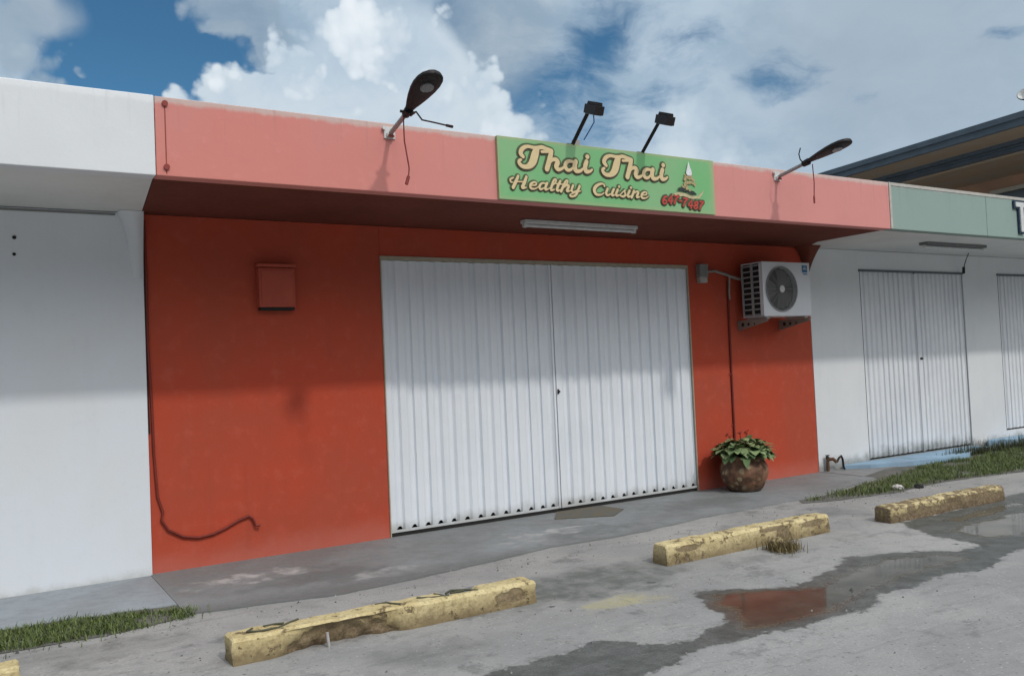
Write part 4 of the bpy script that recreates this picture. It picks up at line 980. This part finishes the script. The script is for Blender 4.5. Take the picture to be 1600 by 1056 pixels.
for i in range(620):
    blade(wd, 4.17+rnd.gauss(0, .06), -2.66+rnd.gauss(0, .06), GZ, rnd.uniform(.03, .11), rnd.uniform(.01, .08), rnd.uniform(0, 2*PI), .003)
tag(wd.build('dry_weed', mat_leaf('dry_weed_leaf', (.10, .075, .03), (.26, .20, .09))), 'dry brown weed tuft growing beside the middle wheel stop', 'weed')

# bowl-shaped fixture on a stem over the far eave, half out of the frame
t_ = empty('yard_lamp', (19.42, 2.9, 6.86), 'dark bowl shaped lamp with pale inside on a stem above the slate eave', 'lamp')
b = MB(); b.tube([(19.42, 2.90, 6.80), (19.40, 2.90, 7.0), (19.26, 2.95, 7.10)], .022, 8); b.build('lamp_stem', m_metal_dark, t_)
LM = Matrix.Translation((19.24, 2.97, 7.08)) @ Matrix.Rotation(R(-58), 4, 'Y') @ Matrix.Rotation(R(12), 4, 'X')
for nm, k, mm in (('lamp_shade', 1.0, m_teal), ('shade_lining', .93, m_offwhite)):
    b = MB(); b.lathe([(.001, .0), (.07*k, .012), (.13*k, .05), (.165*k, .10), (.175*k, .13)], (0, 0, .012 if k < 1 else 0), 24); b.v = [tuple(LM @ Vector(v)) for v in b.v]; b.build(nm, mm, t_)

# grit
gm = MB(); rnd = random.Random(3)
for i in range(420):
    x = rnd.uniform(-1.2, 8); y = rnd.choice((rnd.uniform(-4.6, -1.6), rnd.gauss(-1.62, .12))); r = rnd.uniform(.003, .009)*(1 if rnd.random() < .96 else 1.9)
    c = [(x+r*math.cos(2*PI*k/5+i), y+r*math.sin(2*PI*k/5+i), GZ) for k in range(5)]
    gm.add(c+[(x+r*.2, y, GZ+r*1.2)], [(k, (k+1) % 5, 5) for k in range(5)])
tag(gm.build('grit', mat_leaf('loose_grit', (.05, .05, .05), (.30, .29, .27))), 'loose grit scattered over the parking surface', 'gravel', kind='stuff')

# grass strips
def inside(poly, x, y):
    r = False; n = len(poly)
    for i in range(n):
        x0, y0 = poly[i]; x1, y1 = poly[(i+1) % n]
        if (y0 > y) != (y1 > y) and x < (x1-x0)*(y-y0)/(y1-y0)+x0: r = not r
    return r
def grass(poly, n, hmin, hmax, label, seed):
    rnd = random.Random(seed); mb = MB(); xs = [p[0] for p in poly]; ys = [p[1] for p in poly]; c = 0
    while c < n:
        x, y = rnd.uniform(min(xs), max(xs)), rnd.uniform(min(ys), max(ys))
        e = mnoise.noise(Vector((x*3.2, y*3.2, seed)))
        if not inside(poly, x+.03*mnoise.noise(Vector((x*14, y*14, 1))), y+.05*mnoise.noise(Vector((x*9, y*9, 5)))): continue
        if e < -.26 and rnd.random() < .85: c += .3; continue
        h = rnd.uniform(hmin, hmax)*(1+.5*e)
        jt = .015 if rnd.random() < .85 else .07
        blade(mb, x+rnd.gauss(0, jt), y+rnd.gauss(0, jt), GZ, h, rnd.uniform(.2, 1.3)*h, rnd.uniform(0, 2*PI), rnd.uniform(.0018, .0042)); c += 1
    tag(mb.build('grass', m_grass), label, 'grass', kind='stuff')
m_grass = mat_leaf('grass_blade', (.060, .092, .022), (.150, .190, .055))
grass([(-2.2, -1.04), (-1.03, -1.02), (-.82, -1.04), (-.49, -1.08), (-.2, -1.16), (.09, -1.34), (.02, -1.46), (-.37, -1.54), (-.71, -1.52), (-1.04, -1.50), (-2.2, -1.5)], 9000, .015, .050, 'short green grass strip along the left pavement edge', 11)
grass([(6.05, -1.30), (6.7, -1.16), (7.64, -1.02), (8.5, -.80), (9.4, -.52), (10.2, -.42), (11.05, -.40), (12.5, -.42), (16, -.45), (16, -1.5), (12, -1.7), (9.43, -1.70), (8.82, -1.57), (8.19, -1.49), (7.13, -1.56), (6.44, -1.46)], 34000, .022, .062, 'green grass strip between the right shop unit and the parking lot', 12)
# leggy weeds against the right wall
wm = MB(); rnd = random.Random(21)
for i in range(1500):
    x = rnd.choice((rnd.gauss(11.2, .35), rnd.gauss(10.6, .3), rnd.gauss(12.0, .3))); y = rnd.uniform(-.45, -.30)
    blade(wm, x, y, 0, rnd.uniform(.04, .22)*(1 if rnd.random() < .3 else .55), rnd.uniform(.01, .06), rnd.uniform(0, 2*PI), rnd.uniform(.002, .006))
tag(wm.build('weeds', mat_leaf('dark_weed_leaf', (.035, .045, .02), (.09, .10, .05))), 'straggly dark weeds along the foot of the right shop doors', 'weeds', kind='stuff')
# dark doormat stain / mat in front of the doors
mt = MB(); mt.prism([(3.62, -.33), (4.14, -.60), (4.44, -.37), (4.40, -.03), (3.86, -.015)], .0005, .010)
tag(mt.build('door_mat', paint('muddy_mat', (.15, .13, .095), (.12, .125, .12), .95, .1, .3, 7, .6)), 'flat muddy brown doormat in front of the white folding doors', 'doormat')

# ------------------------------------------------------------------ building behind, on the right
t_ = empty('house', (24, 5, 0), 'tall house with slate blue gutters and shaded orange brown wall behind the right unit', 'house')
BR = Matrix.Translation((20.0, 6.4, 0)) @ Matrix.Rotation(R(-8), 4, 'Z')
m_slate = paint('slate_blue_trim', (.080, .105, .130), None, .6, .3, .2, 2, .1)
m_bsoff = paint('brown_soffit_board', (.33, .28, .22), (.36, .26, .17), .8, .2, .2, 1.4, .2)
m_orange = paint('orange_brown_render', (.40, .24, .16), None, .85, .2, .15, 1.0, .3)
def ob(name, m_, *bx, bev=0):
    b = MB()
    for q in bx: b.obox(BR, *q)
    return b.build(name, m_, t_, bev)
ob('eave_board', m_slate, (-.05, .05, -9, 30, 6.56, 6.83), (-.12, -.051, -9, 30, 6.72, 6.86))
ob('soffit', m_bsoff, (.052, 1.58, -9, 30, 6.60, 6.66))
ob('gutter', m_slate, (1.30, 1.42, -9, 30, 6.505, 6.598), (1.46, 1.58, -9, 30, 6.35, 6.45), (1.425, 1.60, -9, 30, 6.455, 6.50))
ob('soffit', m_bsoff, (1.62, 4.2, -9, 30, 6.30, 6.36))
hw = ob('wall', m_orange, (4.0, 12, -9, 30, -.1, 6.298))
wf = ob('window', plain('cream_window_frame', (.42, .38, .31), .6), (3.93, 3.998, -4.6, .75, 5.86, 5.98), (3.93, 3.998, .65, .75, 4.6, 5.858), (3.93, 3.998, -4.6, -4.5, 4.6, 5.858))
b = MB(); b.obox(BR, 3.95, 3.995, -4.5, .65, 4.6, 5.855); gl = b.build('pane', plain('dark_window_glass', (.03, .035, .033), .1, .6), wf)
rf = MB(); rf.add([BR @ Vector(q) for q in ((-.10, -9, 6.865), (-.10, 30, 6.865), (6, 30, 8.4), (6, -9, 8.4), (12.2, -9, 6.865), (12.2, 30, 6.865))], [(0,3,2,1), (3,4,5,2), (0,4,3), (1,2,5), (0,1,5,4)])
rf.build('roof', m_slate, t_)

# ------------------------------------------------------------------ colour management
S.view_settings.view_transform = 'Standard'; S.view_settings.look = 'None'; S.view_settings.gamma = 1
S.view_settings.exposure = -.60; S.view_settings.use_curve_mapping = False
S.cycles.max_bounces = 5; S.cycles.diffuse_bounces = 3; S.cycles.glossy_bounces = 3
S.cycles.use_adaptive_sampling = True; S.cycles.adaptive_threshold = .02
